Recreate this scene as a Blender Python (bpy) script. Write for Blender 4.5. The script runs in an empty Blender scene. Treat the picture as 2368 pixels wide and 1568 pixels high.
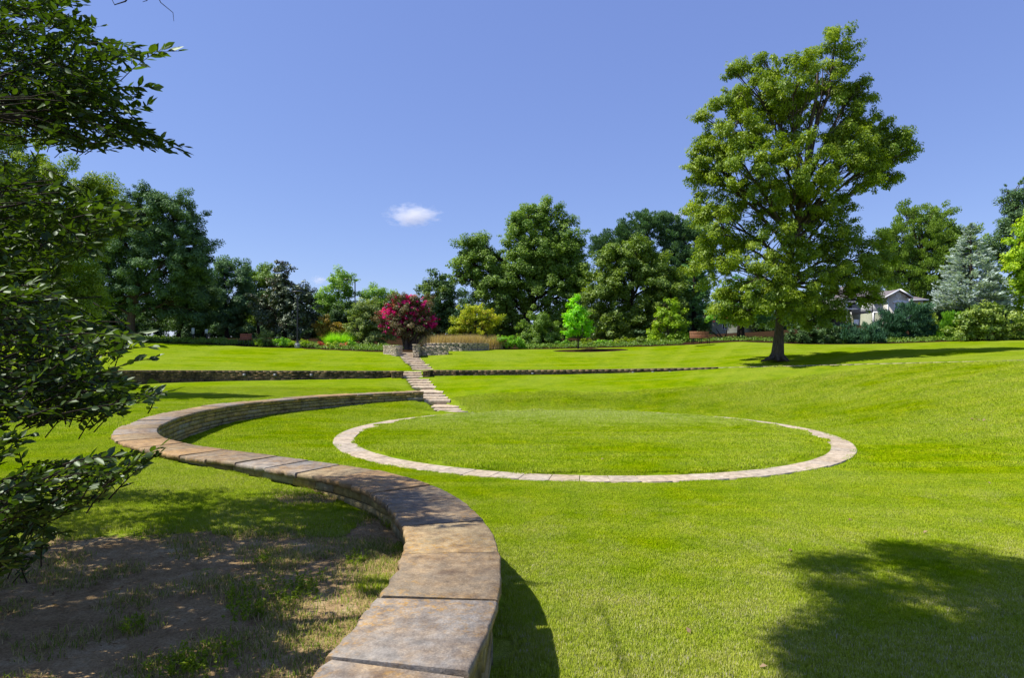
import bpy, math, numpy as np
from mathutils import noise as mnoise
rng = np.random.default_rng(11)
F, CX, HY, EYE = 1450.0, 1184.0, 815.0, 2.8      # focal length, centre column, horizon row (2368 px wide), eye height
sc = bpy.context.scene
col = sc.collection
PI = math.pi
def W(px, py, d):                                  # a survey point: bearing, elevation and distance -> metres
    return np.array([(px-CX)*d/F, d, EYE-(py-HY)*d/F])

# ------------------------------------------------------------------ helpers
def tag(o, label=None, cat=None, group=None, kind=None):
    if label: o['label'] = label
    if cat: o['category'] = cat
    if group: o['group'] = group
    if kind: o['kind'] = kind
    return o
def empty(name, loc, label, cat, group=None):
    o = bpy.data.objects.new(name, None); col.objects.link(o)
    o.location = [float(c) for c in loc]; o.empty_display_size = .2
    return tag(o, label, cat, group)
def link(name, me, parent=None):
    o = bpy.data.objects.new(name, me); col.objects.link(o)
    if parent:
        o.parent = parent
        if parent.parent is None: o.location = -parent.location      # vertices are in world metres
    return o
class MB:
    """collects polygons (world metres) and builds one mesh"""
    def __init__(s): s.v=[]; s.n=0; s.f={}; s.m={}; s.a={}
    def add(s, v, faces, mat=0, rnd=0.5):
        v = np.asarray(v, float).reshape(-1,3); faces = np.asarray(faces, int)
        k = faces.shape[1]
        s.f.setdefault(k, []).append(faces + s.n)
        s.m.setdefault(k, []).append(np.full(len(faces), mat))
        s.a.setdefault(k, []).append(np.broadcast_to(np.asarray(rnd, float), (len(faces),)))
        s.v.append(v); s.n += len(v)
    def box(s, c, size, rz=0, mat=0, rnd=.5, jit=0, taper=0):
        hx, hy, hz = size[0]/2, size[1]/2, size[2]/2
        b = np.array([[-1,-1,-1],[1,-1,-1],[1,1,-1],[-1,1,-1],[-1,-1,1],[1,-1,1],[1,1,1],[-1,1,1]], float)
        b = b*[hx,hy,hz]
        if taper: b[4:,:2] *= (1-taper)
        if jit: b = b + rng.uniform(-jit, jit, (8,3))
        c_, s_ = math.cos(rz), math.sin(rz)
        R = np.array([[c_,-s_,0],[s_,c_,0],[0,0,1]])
        s.add(b@R.T + np.asarray(c), [[0,3,2,1],[4,5,6,7],[0,1,5,4],[1,2,6,5],[2,3,7,6],[3,0,4,7]], mat, rnd)
    def prism(s, poly, z0, z1, mat=0, rnd=.5):       # poly counter-clockwise, z0/z1 scalars or arrays
        p = np.asarray(poly, float); n = len(p)
        z0 = np.broadcast_to(z0,(n,)); z1 = np.broadcast_to(z1,(n,))
        v = np.concatenate([np.c_[p, z0], np.c_[p, z1]])
        s.add(v, [[i,(i+1)%n,n+(i+1)%n,n+i] for i in range(n)], mat, rnd)
        s.add(np.c_[p, z1], [list(range(n))], mat, rnd); s.add(np.c_[p, z0], [list(range(n))[::-1]], mat, rnd)
    def bar(s, a, b, w, h, mat=0, rnd=.5):           # square bar from a to b
        a=np.asarray(a,float); b=np.asarray(b,float); d=b-a; L=np.linalg.norm(d); d/=L
        up=np.array([0,0,1.]) if abs(d[2])<.95 else np.array([0,1.,0])
        u=np.cross(d,up); u/=np.linalg.norm(u); t=np.cross(u,d)
        v=[a+e*u*w/2+g*t*h/2 for e,g in((-1,-1),(1,-1),(1,1),(-1,1))]+[b+e*u*w/2+g*t*h/2 for e,g in((-1,-1),(1,-1),(1,1),(-1,1))]
        s.add(v, [[0,1,2,3],[7,6,5,4],[0,4,5,1],[1,5,6,2],[2,6,7,3],[3,7,4,0]], mat, rnd)
    def tube(s, pts, rad, seg=8, mat=0, rnd=.5, cap=True):
        pts = np.asarray(pts, float); n = len(pts); rad = np.broadcast_to(rad,(n,))
        t = np.gradient(pts, axis=0); t /= np.linalg.norm(t,axis=1)[:,None]+1e-9
        ref = np.array([0.31,0.95,0.05]) if abs(t[:,2]).mean()>.5 else np.array([0.05,0.1,1.])
        u = np.cross(t, ref); u /= np.linalg.norm(u,axis=1)[:,None]+1e-9; w = np.cross(t,u)
        a = np.arange(seg)*2*PI/seg
        v = pts[:,None,:] + rad[:,None,None]*(np.cos(a)[None,:,None]*u[:,None,:]+np.sin(a)[None,:,None]*w[:,None,:])
        i = np.arange(n-1)[:,None]*seg; j = np.arange(seg)[None,:]; k=(j+1)%seg
        f = np.stack([i+j, i+k, i+seg+k, i+seg+j], -1).reshape(-1,4)
        s.add(v.reshape(-1,3), f[:, ::-1], mat, rnd)
        if cap and seg>=5:
            s.add(v[-1], [list(range(seg))[::-1]], mat, rnd)
    def lathe(s, c, prof, seg=16, mat=0):
        for_pts = [(c[0],c[1],c[2]+z) for r,z in prof]
        a=np.arange(seg)*2*PI/seg; v=[]
        for r,z in prof:
            v.append(np.c_[c[0]+r*np.cos(a), c[1]+r*np.sin(a), np.full(seg,c[2]+z)])
        v=np.concatenate(v); n=len(prof)
        i=np.arange(n-1)[:,None]*seg; j=np.arange(seg)[None,:]; k=(j+1)%seg
        s.add(v, np.stack([i+j,i+k,i+seg+k,i+seg+j],-1).reshape(-1,4), mat)
        s.add(v[-seg:], [list(range(seg))], mat)
    def build(s, name, mats, parent=None, smooth=False):
        V = np.concatenate(s.v) if s.v else np.zeros((0,3))
        me = bpy.data.meshes.new(name)
        loops=[]; starts=[]; mi=[]; at=[]; p=0
        for k in s.f:
            f=np.concatenate(s.f[k]); loops.append(f.reshape(-1)); starts.append(p+np.arange(len(f))*k); p+=f.size
            mi.append(np.concatenate(s.m[k])); at.append(np.concatenate(s.a[k]))
        loops=np.concatenate(loops); starts=np.concatenate(starts); mi=np.concatenate(mi); at=np.concatenate(at)
        me.vertices.add(len(V)); me.vertices.foreach_set('co', V.astype(np.float32).ravel())
        me.loops.add(len(loops)); me.loops.foreach_set('vertex_index', loops.astype(np.int32))
        me.polygons.add(len(starts)); me.polygons.foreach_set('loop_start', starts.astype(np.int32))
        me.polygons.foreach_set('material_index', mi.astype(np.int32))
        if smooth: me.polygons.foreach_set('use_smooth', np.ones(len(starts), bool))
        me.update(calc_edges=True)
        a=me.attributes.new('rnd','FLOAT','FACE'); a.data.foreach_set('value', at.astype(np.float32))
        for m in (mats if isinstance(mats,(list,tuple)) else [mats]): me.materials.append(m)
        return link(name, me, parent)

# ------------------------------------------------------------------ materials
def newmat(name):
    m = bpy.data.materials.new(name); m.use_nodes = True
    nt = m.node_tree; nt.nodes.clear()
    return m, nt
class NT:
    def __init__(s, nt): s.t=nt
    def n(s, ty, **kw):
        nd = s.t.nodes.new(ty)
        for k,v in kw.items():
            if k.startswith('i_'):
                key=k[2:]; key=int(key) if key.isdigit() else key
                nd.inputs[key].default_value=v
            else: setattr(nd,k,v)
        return nd
    def l(s,a,b): s.t.links.new(a,b)
    def noise(s, vec, scale, detail=4, rough=.55, w=None):
        nd=s.n('ShaderNodeTexNoise'); nd.inputs['Scale'].default_value=scale; nd.inputs['Detail'].default_value=detail; nd.inputs['Roughness'].default_value=rough
        if vec is not None: s.l(vec, nd.inputs['Vector'])
        return nd.outputs['Fac']
    def ramp(s, fac, stops, interp='LINEAR'):
        nd=s.n('ShaderNodeValToRGB'); cr=nd.color_ramp; cr.interpolation=interp
        while len(cr.elements)<len(stops): cr.elements.new(.5)
        for e,(p,c) in zip(cr.elements, stops):
            e.position=p; e.color=(c,c,c,1) if isinstance(c,(int,float)) else (*c,1)
        s.l(fac, nd.inputs['Fac']); return nd.outputs['Color']
    def mix(s, fac, a, b, mode='MIX'):
        nd=s.n('ShaderNodeMix', data_type='RGBA', blend_type=mode)
        for sock,v in ((nd.inputs[0],fac),(nd.inputs[6],a),(nd.inputs[7],b)):
            if isinstance(v,(int,float)): sock.default_value=v
            elif isinstance(v,tuple): sock.default_value=(*v,1)
            else: s.l(v,sock)
        return nd.outputs[2]
    def math(s, op, a, b=None):
        nd=s.n('ShaderNodeMath', operation=op)
        for i,v in enumerate((a,b)):
            if v is None: continue
            if isinstance(v,(int,float)): nd.inputs[i].default_value=v
            else: s.l(v,nd.inputs[i])
        return nd.outputs[0]
    def attr(s,name): 
        nd=s.n('ShaderNodeAttribute'); nd.attribute_name=name; return nd.outputs['Fac']
    def pos(s): return s.n('ShaderNodeNewGeometry').outputs['Position']
    def bump(s, h, strength=.4, dist=.02):
        nd=s.n('ShaderNodeBump'); nd.inputs['Strength'].default_value=strength; nd.inputs['Distance'].default_value=dist
        s.l(h, nd.inputs['Height']); return nd.outputs['Normal']
    def out(s, sh, vol=False):
        o=s.n('ShaderNodeOutputMaterial'); s.l(sh, o.inputs['Volume' if vol else 'Surface'])
    def princ(s, color, rough=.8, normal=None, spec=.3, metal=0):
        p=s.n('ShaderNodeBsdfPrincipled')
        if isinstance(color,tuple): p.inputs['Base Color'].default_value=(*color,1)
        else: s.l(color,p.inputs['Base Color'])
        if isinstance(rough,(int,float)): p.inputs['Roughness'].default_value=rough
        else: s.l(rough,p.inputs['Roughness'])
        p.inputs['Specular IOR Level'].default_value=spec; p.inputs['Metallic'].default_value=metal
        if normal is not None: s.l(normal,p.inputs['Normal'])
        return p.outputs[0]
def flat(name, c, rough=.6, nscale=6, var=.25, spec=.3, metal=0, bump=.2):
    m,nt=newmat(name); N=NT(nt); P=N.pos()
    f=N.noise(P,nscale,5); lo=tuple(x*(1-var) for x in c); hi=tuple(min(1,x*(1+var)) for x in c)
    N.out(N.princ(N.ramp(f,[(.3,lo),(.7,hi)]), rough, N.bump(N.noise(P,nscale*8,3),bump,.01), spec, metal))
    return m
def leafmat(name, c1, c2, trans=.38, gloss=.06, c3=None, bright=2.5):
    m,nt=newmat(name); N=NT(nt)
    a=N.attr('rnd'); c1,c2=[tuple(min(.8,x*bright) for x in c) for c in (c1,c2)]
    stops=[(.0,c1),(1.,c2)] if c3 is None else [(0.,c1),(.78,c2),(.93,c3)]
    c=N.ramp(a,stops)
    d=N.n('ShaderNodeBsdfDiffuse'); N.l(c,d.inputs['Color'])
    t=N.n('ShaderNodeBsdfTranslucent')
    tc=N.mix(.55,c,(1,.95,.25),'MULTIPLY'); tc=N.mix(1.,tc,(1.35,1.5,.8),'MULTIPLY'); N.l(tc,t.inputs['Color'])
    mx=N.n('ShaderNodeMixShader'); mx.inputs[0].default_value=trans; N.l(d.outputs[0],mx.inputs[1]); N.l(t.outputs[0],mx.inputs[2])
    g=N.n('ShaderNodeBsdfGlossy'); g.inputs['Roughness'].default_value=.5; g.inputs['Color'].default_value=(.9,1,.9,1)
    m2=N.n('ShaderNodeMixShader'); m2.inputs[0].default_value=gloss*.45; N.l(mx.outputs[0],m2.inputs[1]); N.l(g.outputs[0],m2.inputs[2])
    N.out(m2.outputs[0]); return m
def lawn_color(N, P):
    big=N.noise(P,.22,4,.6); mid=N.noise(P,1.3,5,.65)
    # mowing streaks, stretched noise along a diagonal
    mp=N.n('ShaderNodeMapping'); mp.inputs['Rotation'].default_value=(0,0,.55); mp.inputs['Scale'].default_value=(.09,1.3,1); N.l(P,mp.inputs['Vector'])
    st=N.noise(mp.outputs[0],1.0,3,.5)
    c=N.ramp(mid,[(.28,(.120,.205,.001)),(.5,(.185,.265,.001)),(.72,(.255,.31,.004))])
    c=N.mix(N.ramp(big,[(.42,0.),(.66,.5)]),c,(.28,.33,.045))
    c=N.mix(N.ramp(st,[(.46,0.),(.66,.45)]),c,(.28,.33,.03))
    # mower tracks fanning down the slope towards the round lawn, drier turf on the flat nearest the wall
    sx=N.n('ShaderNodeSeparateXYZ'); N.l(P,sx.inputs[0]); dx=N.math('SUBTRACT',sx.outputs[0],2.454); dy=N.math('SUBTRACT',sx.outputs[1],21.74)
    an=N.math('ARCTAN2',dy,dx); wv=N.math('SINE',N.math('ADD',N.math('MULTIPLY',an,58.),N.math('MULTIPLY',mid,5.)))
    rr=N.math('SQRT',N.math('ADD',N.math('MULTIPLY',dx,dx),N.math('MULTIPLY',dy,dy)))
    mk=N.math('MULTIPLY',N.ramp(N.math('DIVIDE',rr,40.),[(.27,0.),(.36,1.)]),N.ramp(N.math('ADD',N.math('DIVIDE',dx,20.),big),[(.55,0.),(.95,1.)]))
    c=N.mix(N.math('MULTIPLY',N.math('MULTIPLY',N.ramp(wv,[(.2,0.),(1.,.42)]),mk),1.),c,(.30,.34,.03))
    fd=N.math('MULTIPLY',N.ramp(rr,[(7.2/10,1.),(7.7/10,0.)]) if False else N.ramp(N.math('DIVIDE',rr,10.),[(.70,1.),(.77,0.)]),N.ramp(N.math('ADD',N.math('DIVIDE',dy,12.),mid),[(.55,0.),(1.05,.8)]))
    c=N.mix(fd,c,(.27,.33,.06))
    dry=N.ramp(N.math('SUBTRACT',N.noise(P,.8,6,.7),N.math('DIVIDE',sx.outputs[1],26.)),[(.08,0.),(.38,.75)])
    c=N.mix(dry,c,N.mix(N.ramp(N.noise(P,5.5,5,.8),[(.38,0.),(.62,1.)]),(.25,.28,.035),(.34,.33,.10)))
    return c
def mat_terrain():
    m,nt=newmat('ground_cover'); N=NT(nt); P=N.pos()
    c=lawn_color(N,P)
    fine=N.noise(P,38,3,.8); f2=N.noise(P,9,4,.7)
    c=N.mix(1.,c,N.ramp(fine,[(.3,.62),(.7,1.2)]),'MULTIPLY')
    c=N.mix(1.,c,N.ramp(f2,[(.3,.8),(.7,1.12)]),'MULTIPLY')
    # bare soil
    ds=N.noise(P,3.2,6,.7); dfn=N.noise(P,45,4,.75)
    dirt=N.ramp(ds,[(.3,(.27,.165,.09)),(.55,(.42,.275,.16)),(.75,(.56,.42,.28))])
    c=N.mix(N.ramp(N.noise(P,2.3,5,.75),[(.60,0.),(.72,.45)]),c,(.27,.24,.06))
    dirt=N.mix(1.,dirt,N.ramp(dfn,[(.3,.55),(.7,1.3)]),'MULTIPLY')
    dm=N.math('ADD',N.attr('dirt'),N.math('MULTIPLY',N.math('SUBTRACT',N.noise(P,3.5,6,.8),.5),1.3))
    dmask=N.ramp(dm,[(.42,0.),(.6,1.)])
    c=N.mix(dmask,c,dirt)
    # bark mulch / pine straw of the beds
    bf=N.noise(P,14,5,.75)
    bed=N.ramp(bf,[(.3,(.012,.008,.005)),(.5,(.035,.02,.012)),(.75,(.10,.05,.028))])
    bm=N.ramp(N.math('ADD',N.attr('bed'),N.math('MULTIPLY',N.math('SUBTRACT',N.noise(P,1.7,3),.5),.35)),[(.47,0.),(.53,1.)])
    c=N.mix(bm,c,bed)
    h=N.math('ADD',N.math('MULTIPLY',fine,.5),N.math('MULTIPLY',f2,.8))
    c=N.mix(1.,c,(.84,.90,.8),'MULTIPLY'); N.out(N.princ(c,.95,N.bump(h,.9,.05),.0))
    return m
def mat_grass(name, straw=False):
    m,nt=newmat(name); N=NT(nt); P=N.pos()
    c=lawn_color(N,P); a=N.attr('rnd')
    c=N.mix(1.,c,N.ramp(a,[(0.,(1.25,1.35,1.)),(.6,(1.6,1.6,1.2)),(.85,(2.0,1.8,3.)),(1.,(2.2,1.7,9.))]),'MULTIPLY')
    if straw: c=N.ramp(a,[(0.,(.10,.20,.012)),(.35,(.22,.30,.02)),(.5,(.42,.33,.13)),(1.,(.55,.42,.23))])
    gn=N.n('ShaderNodeNewGeometry').outputs['Normal']; va=N.n('ShaderNodeVectorMath',operation='MULTIPLY_ADD'); N.l(gn,va.inputs[0]); va.inputs[1].default_value=(.45,.45,.45); va.inputs[2].default_value=(0,0,.8)
    d=N.n('ShaderNodeBsdfDiffuse'); N.l(c,d.inputs['Color']); N.l(va.outputs[0],d.inputs['Normal'])
    t=N.n('ShaderNodeBsdfTranslucent'); N.l(N.mix(1.,c,(1.1,1.2,.7),'MULTIPLY'),t.inputs['Color'])
    mx=N.n('ShaderNodeMixShader'); mx.inputs[0].default_value=.4; N.l(d.outputs[0],mx.inputs[1]); N.l(t.outputs[0],mx.inputs[2])
    N.out(mx.outputs[0]); return m
def mat_slab(name, stops, lichen=.5, rough=.75, stain=.75):
    """flagstone: tone per slab, stains, rust, orange lichen, pitting"""
    m,nt=newmat(name); N=NT(nt); P=N.pos()
    r=N.n('ShaderNodeObjectInfo').outputs['Random']
    c=N.ramp(r,stops,'CONSTANT')
    sh=N.n('ShaderNodeVectorMath',operation='ADD'); N.l(P,sh.inputs[0])
    cb=N.n('ShaderNodeCombineXYZ'); N.l(N.math('MULTIPLY',r,37.),cb.inputs[0]); N.l(cb.outputs[0],sh.inputs[1]); Q=sh.outputs[0]
    n1=N.noise(Q,1.6,7,.68); n2=N.noise(Q,7,6,.7); n3=N.noise(P,60,3,.7)
    c=N.mix(N.ramp(n1,[(.42,0.),(.62,stain)]),c,N.ramp(n2,[(.3,(.16,.085,.04)),(.7,(.36,.25,.125))]))
    c=N.mix(1.,c,N.ramp(n2,[(.25,.5),(.7,1.3)]),'MULTIPLY')
    dk=N.noise(Q,2.7,6,.75); c=N.mix(N.ramp(dk,[(.55,0.),(.72,.6*stain/.75)]),c,(.10,.065,.045))
    lf=N.noise(P,16,5,.75); la=N.noise(P,1.3,3,.6)
    lm=N.math('MULTIPLY',N.ramp(lf,[(.5,0.),(.6,1.)]),N.ramp(la,[(.45,0.),(.62,lichen*.7)]))
    c=N.mix(lm,c,(.40,.21,.02))
    wf=N.noise(Q,26,3,.8); c=N.mix(N.ramp(wf,[(.66,0.),(.72,.6)]),c,(.42,.40,.36))
    c=N.mix(1.,c,N.ramp(n3,[(.3,.72),(.7,1.2)]),'MULTIPLY')
    h=N.math('ADD',n2,N.math('MULTIPLY',n3,.25))
    N.out(N.princ(c,rough,N.bump(h,.6,.02),.25)); return m
def mat_stone(name, stops, dark=.0, zs=None):
    m,nt=newmat(name); N=NT(nt); P=N.pos(); a=N.attr('rnd')
    c=N.ramp(a,stops)
    n1=N.noise(P,9,6,.7); n2=N.noise(P,1.1,5,.7)
    c=N.mix(1.,c,N.ramp(n1,[(.3,.55),(.7,1.25)]),'MULTIPLY')
    c=N.mix(N.ramp(n2,[(.5-dark,0.),(.66-dark,.88)]),c,(.035,.030,.024))
    N.out(N.princ(c,.9,N.bump(n1,.7,.02),.15)); return m
def mat_bark(name, c):
    m,nt=newmat(name); N=NT(nt); P=N.pos()
    mp=N.n('ShaderNodeMapping'); mp.inputs['Scale'].default_value=(9,9,1.6); N.l(P,mp.inputs['Vector'])
    f=N.noise(mp.outputs[0],1.6,6,.7)
    cc=N.ramp(f,[(.3,tuple(x*.45 for x in c)),(.55,c),(.75,tuple(x*1.7 for x in c))])
    N.out(N.princ(cc,.9,N.bump(f,.9,.06),.15)); return m

M={}
M['terrain']=mat_terrain(); M['grass']=mat_grass('grass_blades'); M['straw']=mat_grass('sparse_grass',True)
M['cap']=mat_slab('coping_flagstone',[(0.,(.25,.19,.11)),(.22,(.255,.23,.20)),(.4,(.34,.215,.10)),(.58,(.22,.175,.12)),(.74,(.30,.23,.13)),(.88,(.23,.21,.185))],.8)
M['ring']=mat_slab('ring_flagstone',[(0.,(.46,.385,.285)),(.2,(.42,.36,.28)),(.45,(.48,.395,.29)),(.7,(.43,.35,.25)),(.88,(.46,.39,.30))],.0,stain=.28)
M['step']=mat_slab('step_stone',[(0.,(.52,.42,.29)),(.35,(.48,.40,.30)),(.7,(.56,.46,.33))],.15,stain=.35)
tan=[(0.,(.24,.19,.08)),(.3,(.36,.28,.11)),(.6,(.27,.23,.13)),(.85,(.42,.29,.10)),(1.,(.32,.29,.20))]
M['wall']=mat_stone('ledgestone',tan,-.05); M['wallmid']=mat_stone('ledgestone_weathered',[(0.,(.17,.12,.07)),(.5,(.24,.18,.11)),(1.,(.33,.21,.11))],.06)
M['wallpale']=mat_stone('ledgestone_pale',[(0.,(.36,.30,.23)),(.5,(.44,.38,.31)),(1.,(.50,.41,.28))],-.13)
M['mortar']=flat('mortar',(.05,.042,.032),.95,12)
M['bark']=mat_bark('bark',(.085,.062,.045)); M['barkgrey']=mat_bark('bark_grey',(.085,.068,.052)); M['barkdark']=mat_bark('bark_dark',(.035,.026,.02))
G=dict(
 pecan=leafmat('leaf_pecan',(.030,.062,.003),(.125,.155,.007),.38,.06),
 oak=leafmat('leaf_oak',(.028,.062,.006),(.10,.145,.016),.36,.06),
 oakolive=leafmat('leaf_round_tree',(.028,.055,.004),(.095,.13,.010),.36,.07),
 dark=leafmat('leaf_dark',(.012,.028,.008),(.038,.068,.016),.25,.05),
 deep=leafmat('leaf_deep_green',(.014,.034,.012),(.06,.10,.035),.28,.05),
 blue=leafmat('leaf_bluish',(.016,.042,.016),(.055,.095,.034),.3,.05),
 light=leafmat('leaf_light',(.05,.10,.012),(.13,.20,.025),.42,.05),
 lime=leafmat('leaf_lime',(.06,.17,.002),(.16,.30,.004),.5,.06),
 magnolia=leafmat('leaf_magnolia',(.008,.016,.006),(.026,.036,.010),.1,.16,(.10,.035,.015)),
 dogwood=leafmat('leaf_dogwood',(.035,.06,.01),(.15,.175,.05),.35,.06),
 yellow=leafmat('leaf_yellow',(.07,.11,.004),(.22,.22,.008),.4,.05,(.30,.16,.01)),
 gold=leafmat('leaf_gold',(.06,.12,.004),(.20,.25,.008),.4,.05),
 orange=leafmat('leaf_orange',(.05,.055,.006),(.17,.10,.01),.35,.05),
 myrtle=leafmat('leaf_myrtle',(.028,.035,.012),(.09,.06,.03),.3,.05),
 pink=leafmat('blossom_magenta',(.36,.004,.10),(.60,.02,.24),.4,.03,None,1.3),
 spruce=leafmat('needle_blue_spruce',(.15,.19,.18),(.36,.42,.40),.2,.02,None,1.5),
 pine=leafmat('needle_pine',(.035,.085,.035),(.10,.17,.07),.25,.05),
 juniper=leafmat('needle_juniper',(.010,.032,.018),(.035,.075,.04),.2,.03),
 junlight=leafmat('needle_juniper_light',(.06,.10,.012),(.16,.20,.03),.3,.03),
 shrub=leafmat('leaf_shrub',(.035,.10,.005),(.12,.22,.01),.4,.05),
 euon=leafmat('leaf_euonymus',(.03,.065,.005),(.13,.16,.02),.3,.10),
 reed=leafmat('ornamental_grass_blades',(.12,.09,.035),(.24,.18,.10),.35,.02),
 reedgreen=leafmat('green_grass_blades',(.08,.17,.008),(.20,.32,.02),.4,.02),
 holly=leafmat('leaf_glossy_holly',(.008,.020,.002),(.045,.075,.005),.42,.10,None,1.7),
 weed=leafmat('leaf_weed',(.08,.13,.003),(.19,.24,.01),.4,.03,None,1.5),
 red=leafmat('leaf_red',(.12,.012,.01),(.30,.03,.03),.3,.05),
 litter=leafmat('dry_leaf',(.16,.085,.04),(.34,.24,.15),.2,.03,None,1.0),
)

# ------------------------------------------------------------------ plan of the walls, ring and stairs
RX, RY, RR, RW = 2.454, 21.74, 8.33, .65
def catmull(p, n=12):
    p=np.asarray(p,float); q=np.vstack([2*p[0]-p[1],p,2*p[-1]-p[-2]]); out=[]
    for i in range(1,len(q)-2):
        for t in np.arange(n)/n:
            out.append(.5*((2*q[i])+(-q[i-1]+q[i+1])*t+(2*q[i-1]-5*q[i]+4*q[i+1]-q[i+2])*t*t+(-q[i-1]+3*q[i]-3*q[i+1]+q[i+2])*t**3))
    out.append(q[-2]); return np.array(out)
def resample(p, step):
    s=np.r_[0,np.cumsum(np.linalg.norm(np.diff(p,axis=0),axis=1))]
    n=max(2,int(round(s[-1]/step))+1); u=np.linspace(0,s[-1],n)
    return np.stack([np.interp(u,s,p[:,k]) for k in range(p.shape[1])],1)
LOWC=catmull([(-6.5,-5),(-3.9,-1.6),(-2.3,.6),(-1.25,2.4),(-.78,3.85),(-.6,5.06),(-.607,6.22),(-.80,7.33),(-1.42,8.9),(-2.57,10.25),(-3.97,11.2),(-5.42,12.05),
              (-6.9,13.0),(-8.6,14.5),(-9.85,16.5),(-10.6,18.6),(-11.05,21.1),(-10.95,24.0),(-9.9,27.0),(-7.9,29.9),(-6.2,31.4),(-4.75,32.4)])
CAPZ=.8
MIDPX=[(-400,34,870,930),(-200,33.5,866,925),(0,33.5,862,915),(180,35,858.5,900),(350,37,857.5,887),(520,38.2,858,881),(690,38.8,858.5,878),(905,39.6,859,874),(960,39.8,858,873),(1000,39.8,857,868),(1150,39.9,857,866.5),(1300,39.6,856,865),(1450,39,854.5,861),(1560,38.4,852.5,857),(1660,37.8,850.5,851)]
CURB=[(1660,37.8,850.5),(1800,36.6,847),(2000,34.4,842),(2200,32,837),(2368,30,833),(2700,26,826),(3200,22,815)]
MID=np.array([W(p[0],p[2],p[1]) for p in MIDPX]); MIDB=np.array([W(p[0],p[3],p[1]) for p in MIDPX])
CRB=np.array([W(*[p[0],p[2],p[1]]) for p in CURB])
LINE=np.vstack([[-90,30,MID[0][2]],MID,CRB[1:],[95,14,3.6]])
def midy(x): return np.interp(x, LINE[:,0], LINE[:,1])
def zx(v): return (1100+v/3.92)/1.2665
def zy(v): return (850+v/3.92)/1.2665
F1=[(1395,1020,29.6),(1368,985,30.2),(1335,955,30.8),(1262,860,32.0),(1233,830,32.7),(1205,800,33.3),(1165,770,34.0),(1108,690,35.7),(1080,660,36.6),(1050,635,37.5),(1024,610,38.3)]
F2=[(990,538,39.2),(962,530,39.75),(936,525,40.3)]
F3=[(903,660,41.0),(880,640,41.6),(853,618,42.3),(829,568,43.2),(811,550,43.8),(794,532,44.4),(777,515,45.0),(761,500,45.6),(745,485,46.2),(730,478,46.8),(716,470,47.4)]
STEPW=1.36
def steps(lst, w=STEPW):
    out=[]
    for (y,xr,d) in lst:
        p=W(zx(xr), zy(y), d); out.append((p[0]-w/2, d, p[2]))
    return out
S1,S2,S3=steps(F1),steps(F2),steps(F3)

# ------------------------------------------------------------------ terrain
def tps(ctrl):
    c=np.array(ctrl,float); X=c[:,:2]/20; n=len(c)
    def phi(r2): return np.where(r2>1e-12, .5*r2*np.log(r2+1e-12), 0)
    K=phi(((X[:,None]-X[None])**2).sum(-1))+1e-5*np.eye(n)
    Pm=np.c_[np.ones(n),X]; A=np.block([[K,Pm],[Pm.T,np.zeros((3,3))]])
    w=np.linalg.solve(A,np.r_[c[:,2],0,0,0])
    def f(x,y):
        q=np.c_[x,y]/20; o=np.empty(len(q))
        for s in range(0,len(q),20000):
            r=q[s:s+20000]; o[s:s+20000]=phi(((r[:,None]-X[None])**2).sum(-1))@w[:n]+np.c_[np.ones(len(r)),r]@w[n:]
        return o
    return f
stair_ctrl=[(s[0],s[1],s[2]-.10) for s in (S1[0],S1[3],S1[6],S1[10])]
cA=[(RX+(RR+.7)*math.cos(a),RY+(RR+.7)*math.sin(a),0) for a in np.arange(0,2*PI,PI/9)]+[(RX,RY,0),(RX,RY-4,0),(RX,RY+4,0)]
cA+=[(x,y,0) for x,y in ((0,2),(0,6),(2,3),(6,3),(12,3),(18,4),(0,-6),(10,-6),(4,9),(9,9),(14,10),(-1,11),(-4,14),(-8,17),(-9.5,20),(-6,20),(-6,16),(18,11))]
cA+=[(-9.6,25.8,.18),(-7.3,29,.24),(-4.4,31.3,.30),(-8,24,.08),(-4,28.2,.06)]
cA+=[tuple(W(*p)) for p in ((2368,930,22),(2368,1030,17.5),(2100,930,24.5),(1900,905,29.5),(1700,930,29.5),(1500,915,32),(1300,925,31.5),(1150,915,32.5),(1700,880,33.5),(1400,885,35),(1200,888,35.5),(2200,885,26.5),(2368,880,25),(2700,880,20))]
cA+=stair_ctrl[1:]+[tuple(r) for r in MIDB[9:]]+[tuple(r-[0,0,.0]) for r in CRB[1:]]
cB=[(-1.7,4,.50),(-1.75,6.2,.47),(-2.1,8,.43),(-3.6,10,.53),(-5.2,11,.62),(-7.3,12.4,.68),(-9.4,14.2,.74),(-11,17,.76),(-11.8,20,.77),(-12,23.5,.78),(-11,27.5,.79),(-8.6,30.8,.79),(-5.8,33,.80),
    (-4,6,.45),(-6,4,.46),(-9,9,.55),(-3,3,.47),(-4,0,.46),(-8,-4,.46),(-14,12,.62),(-20,18,.68),(-28,26,.66),(-18,4,.5),(-3.2,1.5,.47)]
cB+=stair_ctrl[2:]+[tuple(r) for r in MIDB[:9]]+[(-13,31,.92),(-19,30,.84)]
EDGE=[(-500,788,52),(-200,788,53),(150,787,54),(300,791,54),(480,797,54),(690,806,53),(800,811,51),(900,815,49),(950,815.5,48.2),(1040,811,50),(1140,809,51.5),(1220,808,52),(1450,803,52),(1600,797,52),(1700,791,51.5),(1850,796,50.5),(2000,796,50.5),(2200,790,50.3),(2368,787,49),(2800,785,49),(3400,785,49)]
cC=[tuple(r) for r in MID[:14]]+[tuple(r) for r in CRB]+[tuple(W(*p)) for p in EDGE]+[(s[0],s[1],s[2]-.08) for s in (S3[0],S3[3],S3[6],S3[10])]
cC+=[tuple(W(px,783,80)) for px in (-600,-200,200,600,1000,1400)]+[tuple(W(px,781,110)) for px in (-600,0,600,1200,1700)]
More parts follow.
